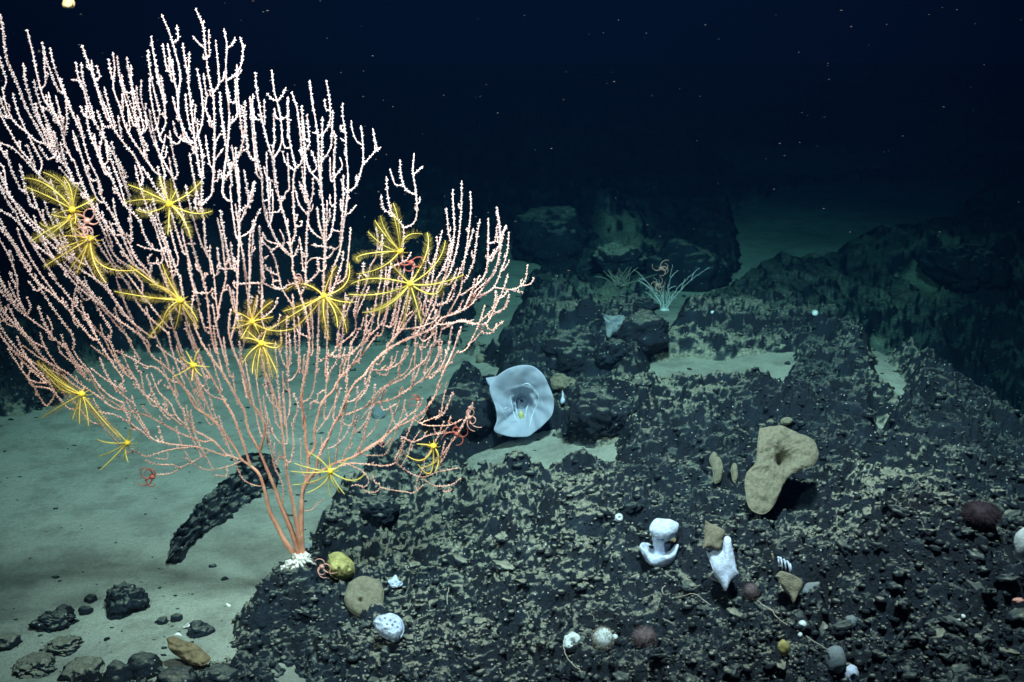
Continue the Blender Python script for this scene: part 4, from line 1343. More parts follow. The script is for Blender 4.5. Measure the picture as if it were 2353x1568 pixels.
feather_star(0, 600, (640, 440), [(200, 160, 430, 230), (230, 240, 440, 330), (380, 110, 560, 230), (560, 150), (690, 210, 660, 320), (850, 330, 760, 385), (480, 490, 540, 460), (300, 170, 480, 270), (660, 560), (470, 130, 600, 260)],
             "yellow feather star high on the far left, its arms raked up and left", .09)
feather_star(0, 600, (625, 515), [(350, 555, 480, 600), (275, 720, 430, 620), (450, 480, 520, 500), (640, 640), (400, 690, 520, 600), (700, 600), (560, 560)],
             "yellow feather star squeezed between the two larger ones at far left", .08)
feather_star(0, 600, (795, 695), [(430, 680, 600, 670), (390, 940, 600, 810), (520, 790, 640, 740), (680, 1000, 730, 860), (770, 860), (1220, 970, 900, 930), (930, 1080, 830, 900), (640, 610), (620, 960), (840, 1020)],
             "yellow feather star at far left with one long arm sweeping down and right", .08)
feather_star(0, 600, (1495, 390), [(1090, 380, 1300, 350), (1130, 220, 1330, 300), (1250, 300), (1410, 150), (1500, 170), (1770, 190, 1660, 300), (1870, 450, 1700, 470), (1480, 660), (1680, 680, 1610, 520), (1200, 440, 1330, 460), (1440, 420), (1560, 260)],
             "bright yellow feather star spread open among the white upper branches", .12)
feather_star(0, 600, (1590, 1240), [(1010, 1160, 1300, 1210), (1320, 1100, 1450, 1130), (1430, 920, 1500, 1080), (1140, 930, 1320, 1060), (1310, 1568, 1450, 1400), (1750, 1490, 1660, 1360), (1540, 1500), (1480, 1080), (1430, 1480), (1740, 1420), (1230, 1240)],
             "yellow feather star left of the coral's middle, arms raked to the left", .09)
feather_star(900, 700, (740, 965), [(400, 920, 560, 860), (380, 1100, 560, 1040), (250, 1270, 500, 1110), (960, 670, 930, 860), (850, 700, 780, 830), (1000, 1020, 870, 1010), (940, 1290, 880, 1100), (790, 1350), (730, 1200), (860, 1240, 830, 1090), (480, 1240, 600, 1140)],
             "yellow feather star at the coral's middle with two arms raised like horns", .08)
feather_star(900, 700, (110, 1190), [(-60, 1100), (150, 960), (290, 1010, 200, 1080), (480, 1250, 280, 1270), (-80, 1250), (290, 1150), (60, 1000), (20, 1330), (-40, 1180), (180, 1320)],
             "dull yellow feather star just above the one with dangling arms", .06)
feather_star(900, 700, (190, 1385), [(0, 1340), (20, 1568, 90, 1460), (110, 1650), (220, 1690), (330, 1650, 260, 1500), (380, 1420), (370, 1330, 330, 1420), (240, 1240), (60, 1270), (150, 1700), (290, 1690)],
             "golden feather star with arms dangling, lower middle of the coral", .09)
feather_star(900, 700, (1410, 570), [(1240, 260, 1290, 400), (1190, 300, 1290, 440), (1350, 240, 1390, 400), (1130, 400, 1270, 520), (1040, 660, 1090, 600), (1030, 770, 1250, 710), (1610, 420, 1470, 440), (1350, 150, 1400, 330), (1200, 610)],
             "bright yellow feather star with curled arms at the top of the right-hand cluster", .08)
feather_star(900, 700, (1500, 860), [(1650, 410, 1640, 600), (1810, 480, 1720, 690), (1970, 780, 1720, 860), (1790, 850, 1700, 950), (1600, 1210, 1550, 1020), (1430, 1240, 1470, 1040), (1170, 1090, 1330, 1010), (960, 950, 1250, 945), (980, 860, 1200, 810), (1330, 680, 1420, 780), (1080, 1110, 1300, 1050)],
             "large orange-yellow feather star with wide open arms on the right of the coral", .10, r0=.0023)
feather_star(0, 1300, (720, 420), [(360, 630, 560, 510), (380, 160, 560, 320), (450, 250, 580, 370), (780, 700, 760, 540), (960, 700, 830, 560), (1050, 800, 900, 640), (700, 680), (640, 640), (400, 200, 530, 370), (330, 130, 480, 280)],
             "yellow feather star low on the left wing with a dense brush of arms", .07, pin=.018)
feather_star(0, 1300, (1120, 850), [(860, 820, 970, 850), (860, 970, 1000, 920), (880, 1090, 1010, 970), (1130, 1020), (1000, 720, 1060, 780), (1080, 1000), (1140, 720)],
             "small pale yellow feather star hanging over the open sand", .05, pin=.006, r0=.0022)
feather_star(700, 1300, (1265, 1100), [(1070, 930, 1180, 1000), (950, 1030, 1120, 1080), (920, 1100), (940, 1220, 1150, 1180), (1060, 1290, 1200, 1210), (1270, 1330), (1390, 1300, 1310, 1190), (1570, 1120, 1450, 1180), (1430, 980, 1340, 1060), (1250, 930), (1350, 1290)],
             "yellow feather star low down on the right-hand stem near the coral's foot", .07, pin=.007)
feather_star(700, 1300, (2175, 880), [(2060, 1070, 2210, 1000), (2040, 1040, 2150, 1110), (1940, 960, 2080, 1000), (2030, 860), (2190, 1100, 2220, 990)],
             "small yellow feather star with hooked arms over the dark rock", .05, pin=.007, r0=.0022)
feather_star(0, 1300, (1705, 165), [(1520, 270), (1550, 30), (1640, 40), (1760, 20), (1850, 180), (1690, 300), (1780, 260)],
             "small thin-armed feather star among the salmon stems left of the middle", .06, pin=.005, r0=.0016)


# ------------------------------------------------------------------ red brittle stars
def brittle_star(u, v, y, scale, label, seed, mat='red', arms=5):
    g = np.random.default_rng(seed)
    H = at_y(u, v, y)
    root = thing("brittle_star", tuple(H), label, "brittle star", "brittle stars clinging to corals")
    V0, F0 = ico(2)
    link("disc", mesh_from("disc", V0 * np.array([.0065, .005, .006]) * scale * (1 + .2 * noise3(V0 * 3, seed))[:, None], F0), M[mat], root)
    for k in range(arms):
        a = k / arms * 6.283 + g.uniform(-.4, .4)
        P = [H.copy()]; d = np.array([math.cos(a), -.3, math.sin(a)]); turn = g.choice([-1, 1]) * g.uniform(.15, .42)
        for s in range(12):
            d = np.array([d[0] * math.cos(turn) - d[2] * math.sin(turn), d[1] * .9, d[0] * math.sin(turn) + d[2] * math.cos(turn)])
            P.append(P[-1] + d * .0034 * scale)
        Va, Fa = tube(np.array(P), np.linspace(.0019, .0007, 13) * scale, 5)
        link("arm", mesh_from("arm", Va - H, Fa), M[mat], root)
    return root


brittle_star(200, 508, fan_y(200, 508) - .10, 1.3, "pale red brittle star curled beside the far left feather stars", 1, 'redpale')
brittle_star(196, 525, fan_y(200, 508) - .10, 1.0, "pale red brittle star coiled just under its twin at far left", 2, 'redpale')
brittle_star(945, 604, fan_y(945, 604) - .10, 1.2, "red brittle star just above the large orange-yellow feather star", 3)
brittle_star(960, 918, fan_y(960, 918) - .03, 0.9, "small red brittle star on a thin branch over the sand", 4)
brittle_star(1050, 997, fan_y(1050, 997) - .03, 1.3, "red brittle star below the pale one at the coral's lower right tips", 5)
brittle_star(1078, 960, fan_y(1078, 960) - .03, 1.2, "pale red brittle star at the coral's lower right tips", 6, 'redpale')
brittle_star(350, 1096, fan_y(350, 1096), 1.4, "red brittle star hanging low on the left over open sand", 7)
brittle_star(652, 1052, fan_y(652, 1052) - .03, 0.9, "pale red brittle star on the thin middle stem", 8, 'redpale')
brittle_star(740, 1302, 2.86, 1.3, "pinkish brittle star coiled on rock beside the coral's foot", 9, 'redpale')
brittle_star(680, 640, fan_y(680, 640) - .06, 0.9, "small pale red brittle star in the coral's centre", 10, 'redpale')


# ------------------------------------------------------------------ sponges
def slab(name, outline, centre, y, tilt, thick, mat, label, cat="sponge", holes=(), group=None, bulge=.2, rough=.006, rfreq=30, base=None, rings=22, nA=120, fold=0.0, foldn=5, cup=0.0, crease=0.0):
    """a thick leaf of sponge whose edge is OUTLINE; leans back by tilt degrees; holes: (u, v, radius px, depth m)"""
    O = np.array(list(outline) + [outline[0]], float); C = np.array(centre, float)
    O = smooth_path(O, 4)
    cum = np.concatenate([[0], np.cumsum(np.linalg.norm(np.diff(O, axis=0), axis=1))])
    tq = np.linspace(0, cum[-1], nA, endpoint=False)
    ring = np.column_stack([np.interp(tq, cum, O[:, 0]), np.interp(tq, cum, O[:, 1])])
    c3 = at_y(C[0], C[1], y)
    nrm = np.array([0, -math.cos(R(tilt)), math.sin(R(tilt))])
    a = np.linspace(0, 2 * math.pi, nA, endpoint=False)

    def place(uv):
        D = FWD[None] + ((uv[:, 0] - 1176.5) / FD)[:, None] * np.array([1.0, 0, 0]) - ((uv[:, 1] - 784) / FD)[:, None] * UP[None]
        t = ((c3 - CAM) @ nrm) / (D @ nrm)
        return CAM + D * t[:, None]
    rows = []
    for s, fs in ((-1, np.linspace(0.03, 1, rings)), (1, np.linspace(1, 0.03, rings))):
        for f in fs:
            uv = C + (ring - C) * f
            P = place(uv)
            prof = math.sqrt(max(0.0, 1 - f ** 9))
            off = (thick * .5 * prof + bulge * thick * (1 - f * f)) * np.ones(nA) * s * -1
            P = P - nrm * (-off)[:, None] * 1.0 if False else P + nrm * (off * -1 * -1)[:, None]
            w = rough * noise3(P * rfreq, 3) + rough * .5 * noise3(P * rfreq * 2.7, 4)
            if fold:
                w = w + fold * f * f * np.sin(a * foldn + 1.3 * np.sin(a * 2))
            w = w + cup * f ** 2
            if crease:
                w = w - crease * np.abs(uv[:, 0] - C[0] - 4) / FD * y * (1 + .4 * np.sin(uv[:, 1] * .09))
            if s == 1:
                pass
            for hu, hv, hr, hd in holes:
                dd = np.hypot(uv[:, 0] - hu, (uv[:, 1] - hv))
                w = w - hd * np.exp(-(dd / hr) ** 2 * 1.2) * (1.0 if True else 0)
            rows.append(P + nrm * w[:, None])
    # rows: first the back?  s=-1 -> off positive -> towards viewer
    A = np.array(rows)
    lo = np.array([A[..., 0].mean(), A[..., 1].mean(), A[..., 2].min()])
    capA = A[0].mean(0); capB = A[-1].mean(0)
    V = np.vstack([A.reshape(-1, 3), capA, capB]) - lo
    Fq = grid_faces(len(A), nA, True)
    nV = len(A) * nA
    i = np.arange(nA); j = (i + 1) % nA
    Ft = np.vstack([np.column_stack([j, i, np.full(nA, nV)]), np.column_stack([(len(A) - 1) * nA + i, (len(A) - 1) * nA + j, np.full(nA, nV + 1)])])
    o = link(name, mesh_from(name, V, [Fq, Ft]), M[mat], None, lo)
    if label:
        tag(o, label, cat, group)
    return o, lo, place, nrm


def Rz(ox, oy, lst):
    return [pt(ox, oy, p) for p in lst]


# --- the big blue-white glass sponge: a wide open funnel
sp_y = hit(1215, 1015)[1] - 0.03
rim = Rz(1700, 1100, [(330, 790), (385, 735), (480, 672), (600, 640), (700, 650), (790, 720), (840, 820), (872, 900), (885, 990), (862, 1080), (800, 1150), (720, 1220), (650, 1262), (520, 1265), (400, 1240), (360, 1200), (385, 1120), (375, 1010), (340, 920), (322, 850)])
rim_s = smooth_path(rim + [rim[0]], 3)
cum = np.concatenate([[0], np.cumsum(np.linalg.norm(np.diff(rim_s, axis=0), axis=1))])
nA = 160
tq = np.linspace(0, cum[-1], nA, endpoint=False)
ring = np.column_stack([np.interp(tq, cum, rim_s[:, 0]), np.interp(tq, cum, rim_s[:, 1])])
hc = np.array(pt(1700, 1100, (605, 1010)))
c3 = at_y(*hc, sp_y)
til = R(12); nrm = np.array([0, -math.cos(til), math.sin(til)])
aa = np.arctan2(-(ring[:, 1] - hc[1]), ring[:, 0] - hc[0])
inner = []


def sp_place(uv):
    D = FWD[None] + ((uv[:, 0] - 1176.5) / FD)[:, None] * np.array([1.0, 0, 0]) - ((uv[:, 1] - 784) / FD)[:, None] * UP[None]
    t = ((c3 - CAM) @ nrm) / (D @ nrm)
    return CAM + D * t[:, None]


fs = np.linspace(0.05, 1, 46)


def sp_depth(f, thick=0.0):
    d = 0.105 * (1 - f) ** 1.4 + 0.11 * np.exp(-(f / .20) ** 2)
    d = d - 0.009 * np.exp(-((f - .34 - .06 * np.sin(aa * 2 + 1)) / .05) ** 2) * (.6 + .4 * np.sin(aa * 3 + .5)) - 0.006 * np.exp(-((f - .55 - .07 * np.cos(aa * 2)) / .035) ** 2) * (.5 + .5 * np.sin(aa * 2 - .8))
    d = d + .003 * f * f * np.sin(aa * 5 + .7) + .005 * f ** 3 * np.sin(aa * 2 - .5) + .004 * f * np.sin(aa * 11 + f * 7)
    return d


rows = []
for f in fs:
    P = sp_place(hc + (ring - hc) * f)
    rows.append(P - nrm * (sp_depth(f) + .002 * noise3(P * 60, 2))[:, None])
P = sp_place(hc + (ring - hc) * 1.012); rows.append(P - nrm * (sp_depth(1.0) + .004)[:, None])
for f in fs[::-1]:
    P = sp_place(hc + (ring - hc) * f)
    rows.append(P - nrm * (sp_depth(f) + .012 + .002 * noise3(P * 60, 2))[:, None])
A = np.array(rows)
sp_lo = np.array([A[..., 0].mean(), A[..., 1].max(), float(A[..., 2].min())])
big = thing("glass_sponge", tuple(sp_lo), "large pale blue funnel sponge with wavy rim standing on sand among rocks", "sponge")
link("funnel", mesh_from("funnel", A.reshape(-1, 3) - sp_lo, grid_faces(len(A), nA, True)), M['glass_sponge'], big)
# ridges inside the funnel
for q, rp in enumerate(([(500, 900), (520, 1020), (545, 1110), (600, 1180)], [(580, 880), (545, 960), (555, 1060), (590, 1150)], [(745, 880), (755, 960), (700, 1080), (660, 1220)], [(690, 960), (650, 1040), (635, 1120)],
                        [(390, 970), (440, 1050), (465, 1130)], [(440, 1030), (490, 1010)], [(600, 830), (650, 800), (720, 850)])):
    uv = smooth_path(Rz(1700, 1100, rp), 3)
    P3 = []
    for w in uv:
        d = w - hc; ang = math.atan2(-d[1], d[0]); i = int(np.argmin(np.abs(np.angle(np.exp(1j * (aa - ang))))))
        f = np.linalg.norm(d) / np.linalg.norm(ring[i] - hc)
        P3.append(sp_place(np.array([w]))[0] - nrm * (sp_depth(min(1, f))[i] - .001))
    P3 = np.array(P3); k = np.ones(7) / 7
    for c in range(3):
        pad = np.pad(P3[:, c], 3, mode='edge'); P3[:, c] = np.convolve(pad, k, 'valid')
    Va, Fa = tube(P3, np.interp(np.linspace(0, 1, len(P3)), [0, .3, .7, 1], [.0006, .0022, .0022, .0006]), 6)
    link("ridge", mesh_from("ridge", Va - sp_lo, Fa), M['sponge_ridge'], big)
fl = [sp_place(np.array([pt(1700, 1100, q)]))[0] - nrm * dd for q, dd in (((285, 757), .03), ((385, 738), .012), ((330, 830), .012), ((300, 800), .026))]
fv = np.vstack([np.array(fl), np.array(fl) + np.array([0, .006, 0])]) - sp_lo
link("flap", mesh_from("flap", fv, [np.array([[0, 1, 2, 3], [7, 6, 5, 4], [0, 4, 5, 1], [1, 5, 6, 2], [2, 6, 7, 3], [3, 7, 4, 0]])], False), M['glass_sponge'], big)
# yellow-green lining of the throat and its stalk
V0, F0 = ico(3)
th = sp_place(np.array([pt(1700, 1100, (598, 1105))]))[0] - nrm * .060
link("throat", mesh_from("throat", V0 * np.array([.011, .014, .024]) * (1 + .15 * noise3(V0 * 3, 3))[:, None] + th - sp_lo, F0), M['yellow_core'], big)
sb = c3 - nrm * .16
gz = float(ground_h(sb[0], sb[1] + .05)[0])
Va, Fa = tube(bez(sb, sb + np.array([0, .05, -.03]), np.array([sb[0], sb[1] + .06, gz - .03]), 12), np.linspace(.045, .03, 12), 12)
link("stalk", mesh_from("stalk", Va - sp_lo, Fa), M['glass_sponge'], big)

# --- tan leaf with a deep mouth
y0 = hit(1745, 1175)[1]
slab("leaf_sponge", [(1745, 985), (1790, 978), (1830, 993), (1866, 1008), (1880, 1038), (1872, 1066), (1838, 1082), (1812, 1095), (1795, 1125), (1776, 1165), (1752, 1182), (1722, 1168), (1712, 1125), (1715, 1088), (1736, 1062), (1740, 1020)], (1776, 1062), y0, 38, .020, 'tan_sponge',
     "big tan two-lobed sponge slab with one deep mouth", holes=[(1799, 1056, 15, .055), (1808, 1044, 26, .022)], rough=.0055, rfreq=55, bulge=.15, rings=34, nA=180)
# --- round tan disc by the coral's foot
y0 = hit(835, 1405)[1] - .01
slab("disc_sponge", [(800, 1340), (830, 1324), (862, 1330), (880, 1350), (881, 1378), (874, 1405), (852, 1420), (822, 1416), (800, 1400), (791, 1375)], (838, 1372), y0, 42, .03, 'tan_sponge',
     "round tan disc sponge with a small slit, by the coral's foot", holes=[(829, 1382, 4.5, .02), (833, 1362, 14, .006)], rough=.003)
# --- olive lump
y0 = hit(785, 1325)[1]
slab("lump_sponge", [(757, 1275), (780, 1268), (805, 1285), (818, 1308), (812, 1326), (788, 1333), (762, 1326), (755, 1300)], (786, 1302), y0, 30, .085, 'olive_sponge',
     "shaggy olive-yellow sponge lump right beside the coral's white foot", rough=.012, rfreq=45, bulge=.3)
# --- pitted pale blue cushion
y0 = hit(893, 1470)[1]
slab("pitted_sponge", [(857, 1432), (868, 1418), (884, 1414), (900, 1410), (920, 1420), (929, 1442), (924, 1462), (910, 1476), (896, 1472), (880, 1464), (868, 1452)], (893, 1443), y0, 40, .05, 'white_sponge',
     "pale blue pitted cushion sponge below the round tan disc", rough=.004, rfreq=70, bulge=.35,
     holes=[(876, 1432, 2.5, .012), (888, 1428, 2.5, .012), (900, 1432, 2.5, .012), (911, 1436, 2.5, .012), (905, 1444, 2.2, .012), (893, 1442, 2.2, .012), (917, 1448, 2.2, .010)])
y0 = hit(905, 1348)[1]
slab("crust_sponge", [(886, 1342), (896, 1332), (910, 1322), (918, 1336), (926, 1340), (918, 1348), (902, 1350)], (906, 1338), y0, 45, .02, 'white_sponge',
     "small ragged pale blue crust right of the round tan disc", rough=.006, rfreq=60)

# --- hour-glass white sponge
y0 = hit(1515, 1296)[1] - .02
yg = y0 + .02


def lathe(name, prof, seed, parent, mat, centre, lobes=0.0, nA=72, sub_n=5, squash=.8):
    pr = smooth_path(prof, .003); a = np.linspace(0, 2 * math.pi, nA, endpoint=False)
    r = pr[:, 0][:, None] * np.ones(nA); z = pr[:, 1][:, None] * np.ones(nA)
    rim = np.clip(pr[:, 0] / pr[:, 0].max(), 0, 1)[:, None] ** 3
    z = z + lobes * rim * np.cos(2 * a)[None] + lobes * .35 * rim * np.sin(5 * a + seed)[None]
    V = np.stack([r * np.cos(a), r * np.sin(a) * squash, z], -1)
    V = V + (V * 0 + 1) * 0
    n = noise3(V * 45 + seed, seed) * .004 + noise3(V * 110 + seed, seed + 1) * .002
    V = V + n[..., None] * np.array([1.0, 1.0, .7])
    return link(name, mesh_from(name, (V + centre).reshape(-1, 3), grid_faces(len(pr), nA, True)), M[mat], parent)


lo = at_y(*pt(1900, 1700, (1335, 985)), y0)
root = thing("hourglass_sponge", tuple(lo), "white hourglass sponge, a small cup on a stalk over a wider cup", "sponge")
lathe("lower_cup", [(.002, .0), (.022, .002), (.038, .012), (.050, .030), (.053, .046), (.047, .050), (.040, .040), (.026, .032), (.012, .034)], 2, root, 'white_sponge', np.zeros(3), .010)
lathe("stalk", [(.018, .028), (.0155, .050), (.0150, .068), (.018, .084), (.012, .094)], 5, root, 'white_sponge', np.array([.002, 0, 0]))
lathe("upper_cup", [(.004, .076), (.018, .078), (.030, .088), (.037, .102), (.037, .115), (.031, .126), (.022, .131), (.014, .128), (.008, .120), (.002, .116)], 8, root, 'white_sponge', np.array([.013, 0, 0]), .0025)
V0, F0 = ico(2)
link("pore", mesh_from("pore", V0 * np.array([.0045, .003, .003]) + np.array([.006, -.026, .088]), F0), M['dark_hole'], root)
slab("leaf_sponge", Rz(1900, 1700, [(1400, 770), (1470, 750), (1555, 800), (1560, 880), (1555, 950), (1500, 1005), (1440, 1000), (1440, 930), (1490, 860)]), pt(1900, 1700, (1500, 880)), y0 + .03, 35, .016, 'brown_sponge',
     "brown ragged sponge leaf tucked behind the white hourglass sponge", rough=.004)
# --- folded white spear
y0 = hit(1672, 1345)[1] - .03
slab("spear_sponge", Rz(1900, 1700, [(1770, 870), (1850, 850), (1905, 860), (1915, 745), (1970, 740), (1985, 800), (2010, 900), (2030, 1020), (2055, 1080), (2000, 1115), (1965, 1150), (1930, 1215), (1880, 1130), (1840, 1080), (1800, 960)]), pt(1900, 1700, (1925, 960)), y0, 22, .02, 'white_sponge',
     "white folded spear-shaped sponge pointing down", crease=.35, rough=.003)
slab("leaf_sponge", Rz(1900, 1700, [(1750, 590), (1800, 620), (1860, 645), (1925, 690), (1900, 760), (1895, 830), (1860, 860), (1800, 830), (1730, 840), (1745, 740)]), pt(1900, 1700, (1825, 735)), y0 + .02, 30, .016, 'tan_sponge',
     "tan torn sponge leaf sitting on top of the white spear sponge", rough=.004)
# --- tan arrowhead and white icicles
y0 = hit(1815, 1385)[1] - .02
slab("arrow_sponge", Rz(2840, 1700, [(160, 1080), (200, 1040), (260, 1050), (330, 1080), (395, 1120), (395, 1180), (360, 1240), (340, 1290), (318, 1325), (285, 1260), (230, 1200)]), pt(2840, 1700, (290, 1150)), y0, 30, .02, 'tan_sponge', "tan arrowhead sponge pointing down, beneath the white fringe", rough=.004)
slab("leaf_sponge", Rz(2840, 1700, [(400, 1210), (430, 1150), (500, 1140), (550, 1145), (530, 1200), (480, 1260), (410, 1240)]), pt(2840, 1700, (470, 1195)), y0 + .02, 40, .02, 'grey_sponge', "dark blue-grey sponge leaf beside the tan arrowhead sponge")
y0 = hit(1800, 1320)[1] - .01


def fringe(lst, mat, label, y, r):
    H = at_y(*pt(2840, 1700, lst[0][0]), y)
    root = thing("fringe_sponge", tuple(H), label, "sponge")
    for (a, b_) in lst:
        P = bez(at_y(*pt(2840, 1700, a), y + .01), at_y(*pt(2840, 1700, ((a[0] + b_[0]) / 2, a[1])), y - .012), at_y(*pt(2840, 1700, b_), y - .008), 7)
        Va, Fa = tube(P, np.linspace(r, r * .45, 7), 6)
        link("finger", mesh_from("finger", Va - H, Fa), M[mat], root)
    return root


fringe([((185, 920), (190, 985)), ((205, 925), (220, 1020)), ((235, 940), (252, 1030)), ((262, 955), (290, 1058)), ((285, 980), (300, 1040)), ((395, 1040), (405, 1110)), ((405, 1020), (425, 1080))], 'white_sponge', "white hanging finger-like sponge fringe above the tan arrowhead", y0, .0034)
fringe([((320, 980), (330, 1060)), ((345, 975), (352, 1075)), ((375, 975), (378, 1090)), ((440, 930), (452, 985)), ((475, 925), (480, 990)), ((510, 930), (518, 995)), ((540, 935), (550, 1025)), ((575, 930), (580, 990)), ((130, 890), (140, 960))], 'tan_sponge', "tan finger-like fringe hanging from the ledge, right of the white fringe", y0 + .02, .0034)
# --- small tan upright ones left of the big tan slab
for k, (u, v, w, h, lab) in enumerate(((1650, 1080, 26, 60, "tan upright sponge left of the big tan two-lobed slab"), (1688, 1085, 16, 44, "small pale tan sponge touching the two-lobed slab's lower left side"),
                                       (1640, 1055, 18, 36, "tiny tan sponge furthest left of the two-lobed slab"), (1808, 968, 30, 20, "small tan flap sponge above the two-lobed slab"),
                                       (1770, 970, 18, 14, "tiny pale tan sponge above the two-lobed slab's left lobe"))):
    y1 = hit(u, v + h / 2)[1]
    g = np.random.default_rng(60 + k)
    ol = [(u + w / 2 * math.cos(t) * g.uniform(.75, 1.2), v + h / 2 * math.sin(t) * g.uniform(.8, 1.15)) for t in np.linspace(0, 6.283, 9, endpoint=False)]
    slab("leaf_sponge", ol, (u, v), y1, 30, .02, 'tan_sponge', lab, rough=.004, rings=10, nA=48)
# --- tan crust and white drop right of the big sponge
y0 = hit(1292, 893)[1] - .02
slab("crust_sponge", Rz(1700, 1100, [(855, 760), (900, 710), (960, 715), (1010, 740), (1085, 770), (1080, 820), (1030, 850), (960, 850), (880, 840)]), pt(1700, 1100, (965, 785)), y0, 35, .03, 'tan_sponge', "tan ragged sponge on the boulder right of the big blue funnel", rough=.009, rfreq=50)
y0 = hit(1291, 935)[1] - .02
slab("drop_sponge", Rz(1700, 1100, [(960, 850), (972, 880), (975, 920), (988, 945), (975, 970), (952, 975), (945, 945), (955, 910)]), pt(1700, 1100, (966, 930)), y0, 20, .02, 'white_sponge', "thin white drop-shaped sponge hanging under the tan ragged one", rough=.002, rings=8, nA=40)
# --- thin grey-blue veil above the boulders
y0 = hit(1405, 772)[1] - .02
slab("veil_sponge", Rz(1700, 1100, [(1315, 185), (1400, 200), (1500, 195), (1515, 240), (1470, 310), (1420, 350), (1380, 390), (1350, 370), (1345, 280)]), pt(1700, 1100, (1415, 270)), y0, 15, .012, 'grey_sponge', "grey-blue wedge-shaped sponge veil left of the black boulder", fold=.006, foldn=6)
# --- brown sponge at the sand's edge, bottom left
y0 = hit(450, 1525)[1] - .02
slab("lobed_sponge", [(385, 1470), (400, 1462), (418, 1470), (445, 1478), (470, 1498), (486, 1515), (470, 1530), (440, 1528), (410, 1510), (390, 1495)], (432, 1498), y0, 40, .03, 'brown_sponge', "brown lobed sponge where sand meets rock, bottom left", rough=.014, rfreq=40)
# --- pale blue smudge behind the coral
y0 = hit(868, 960)[1]
slab("crust_sponge", [(853, 938), (866, 932), (882, 938), (886, 950), (874, 962), (858, 958)], (869, 947), y0, 40, .02, 'grey_sponge', "pale blue sponge on the sand seen through the coral's right branches", rough=.006, rings=8, nA=40)
y0 = hit(705, 1272)[1] + .02
slab("crust_sponge", [(694, 1250), (712, 1250), (718, 1268), (708, 1278), (696, 1270)], (706, 1264), y0, 30, .02, 'grey_sponge', "grey-blue sponge patch directly behind the coral's foot", rough=.006, rings=8, nA=40)


# --- balls
def ball(u, v, rpx, label, mat='white_ball', squash=1.0, mouth=0.0, fuzz=0, stalk=False, name="ball_sponge", mouth_uv=(0, .5), y=None, cat="sponge", group="pale ball sponges"):
    p = hit(u, v + rpx * .7) if y is None else at_y(u, v, y)
    yy = p[1]
    r = rpx / FD * np.linalg.norm(at_y(u, v, yy) - CAM)
    c = at_y(u, v, yy + r * .35)
    lo = np.array([c[0], c[1], c[2] - r * squash])
    root = thing(name, tuple(lo), label, cat, group)
    V0, F0 = ico(4 if mouth else 3)
    V = V0 * (1 + .10 * noise3(V0 * 2.5 + u, 3) + .05 * noise3(V0 * 6 + u, 4))[:, None]
    if mouth:
        md = np.array([mouth_uv[0], -.75, mouth_uv[1]]); md /= np.linalg.norm(md)
        dt = V0 @ md; ang = np.arccos(np.clip(dt, -1, 1))
        V = V - md[None] * (0.5 * np.exp(-(ang / mouth) ** 4))[:, None] + md[None] * (.05 * np.exp(-((ang - mouth * 1.35) / .14) ** 2))[:, None]
    V = V * np.array([r, r, r * squash])
    link("body", mesh_from("body", V + np.array([0, 0, r * squash]), F0), M[mat], root)
    if mouth:
        ctr = md * r * .34 + np.array([0, 0, r * squash])
        Vd, Fd = ico(2)
        link("mouth", mesh_from("mouth", Vd * r * .34 * np.array([1, .5, 1]) + ctr, Fd), M['grey_sponge'], root)
    if fuzz:
        g = np.random.default_rng(int(u)); vs_, fs_, nn = [], [], 0
        for k in range(fuzz):
            d = g.normal(size=3); d /= np.linalg.norm(d)
            a = d * r * np.array([1, 1, squash]); e = a * (1 + g.uniform(.12, .32)) + g.normal(size=3) * r * .06
            w = np.cross(d, g.normal(size=3)); w /= np.linalg.norm(w); w *= .0005
            vs_ += [a - w, a + w, e]; fs_.append([nn, nn + 1, nn + 2]); nn += 3
        po = link("fuzz", mesh_from("fuzz", np.array(vs_) + np.array([0, 0, r * squash]), np.array(fs_), False), M[mat if mat in ('purple', 'darkplum') else 'filament'], root); po["kind"] = "stuff"
    if stalk:
        g2 = hit(u + 6, v + rpx * 2.2)
        Va, Fa = tube(bez(np.zeros(3), np.array([0, .01, -.02]), g2 - lo, 6), [.0016] * 6, 5)
        link("stalk", mesh_from("stalk", Va, Fa), M['filament'], root)
    return root


ball(1315, 1477, 22, "round white ball sponge with a grey mouth near the bottom edge", mouth=.34, mouth_uv=(-.05, .62))
ball(1386, 1468, 21, "fuzzy cream ball sponge right of the white ball with a mouth", 'white_ball', 1.15, fuzz=1300)
ball(1413, 1465, 7, "tiny white ball sponge touching the fuzzy cream ball")
ball(1422, 1190, 9.5, "small white ball sponge on a thin stalk, left of the hourglass", mouth=.4, mouth_uv=(.05, .3), stalk=True)
ball(1843, 1437, 11, "white ball sponge at lower right with a smaller one under it")
ball(1838, 1459, 5.5, "tiny white ball sponge just under the lower right ball")
ball(1873, 720, 7, "small lone white ball sponge high on the dark ridge")
ball(1637, 718, 4, "tiny white ball sponge left of the lone ball, on the dark ridge")
ball(2352, 1248, 18, "pale green-white ball sponge cut by the right picture edge", 'white_ball', 1.9, y=2.2)
ball(1920, 1516, 22, "grey teardrop sponge at the bottom edge", 'grey_sponge', 1.4, name="teardrop_sponge")
ball(1956, 1549, 15, "white tube sponge with a dark mouth at the bottom edge", 'white_sponge', 1.45, mouth=.36, mouth_uv=(.05, -.05), name="tube_sponge")
ball(2213, 1417, 5, "tiny white ball sponge at far lower right")
ball(2204, 1427, 4, "tinier whitish ball sponge touching the far lower right one")
ball(2255, 1180, 36, "dark plum-coloured soft anemone on the right-hand slope", 'darkplum', .62, fuzz=2200, name="anemone", cat="anemone", group=None, y=float(hit(2255, 1205)[1]))
ball(1480, 1464, 24, "fuzzy brown-purple tuft right of the cream ball sponge", 'purple', .9, fuzz=1500, name="tuft_sponge", group=None)
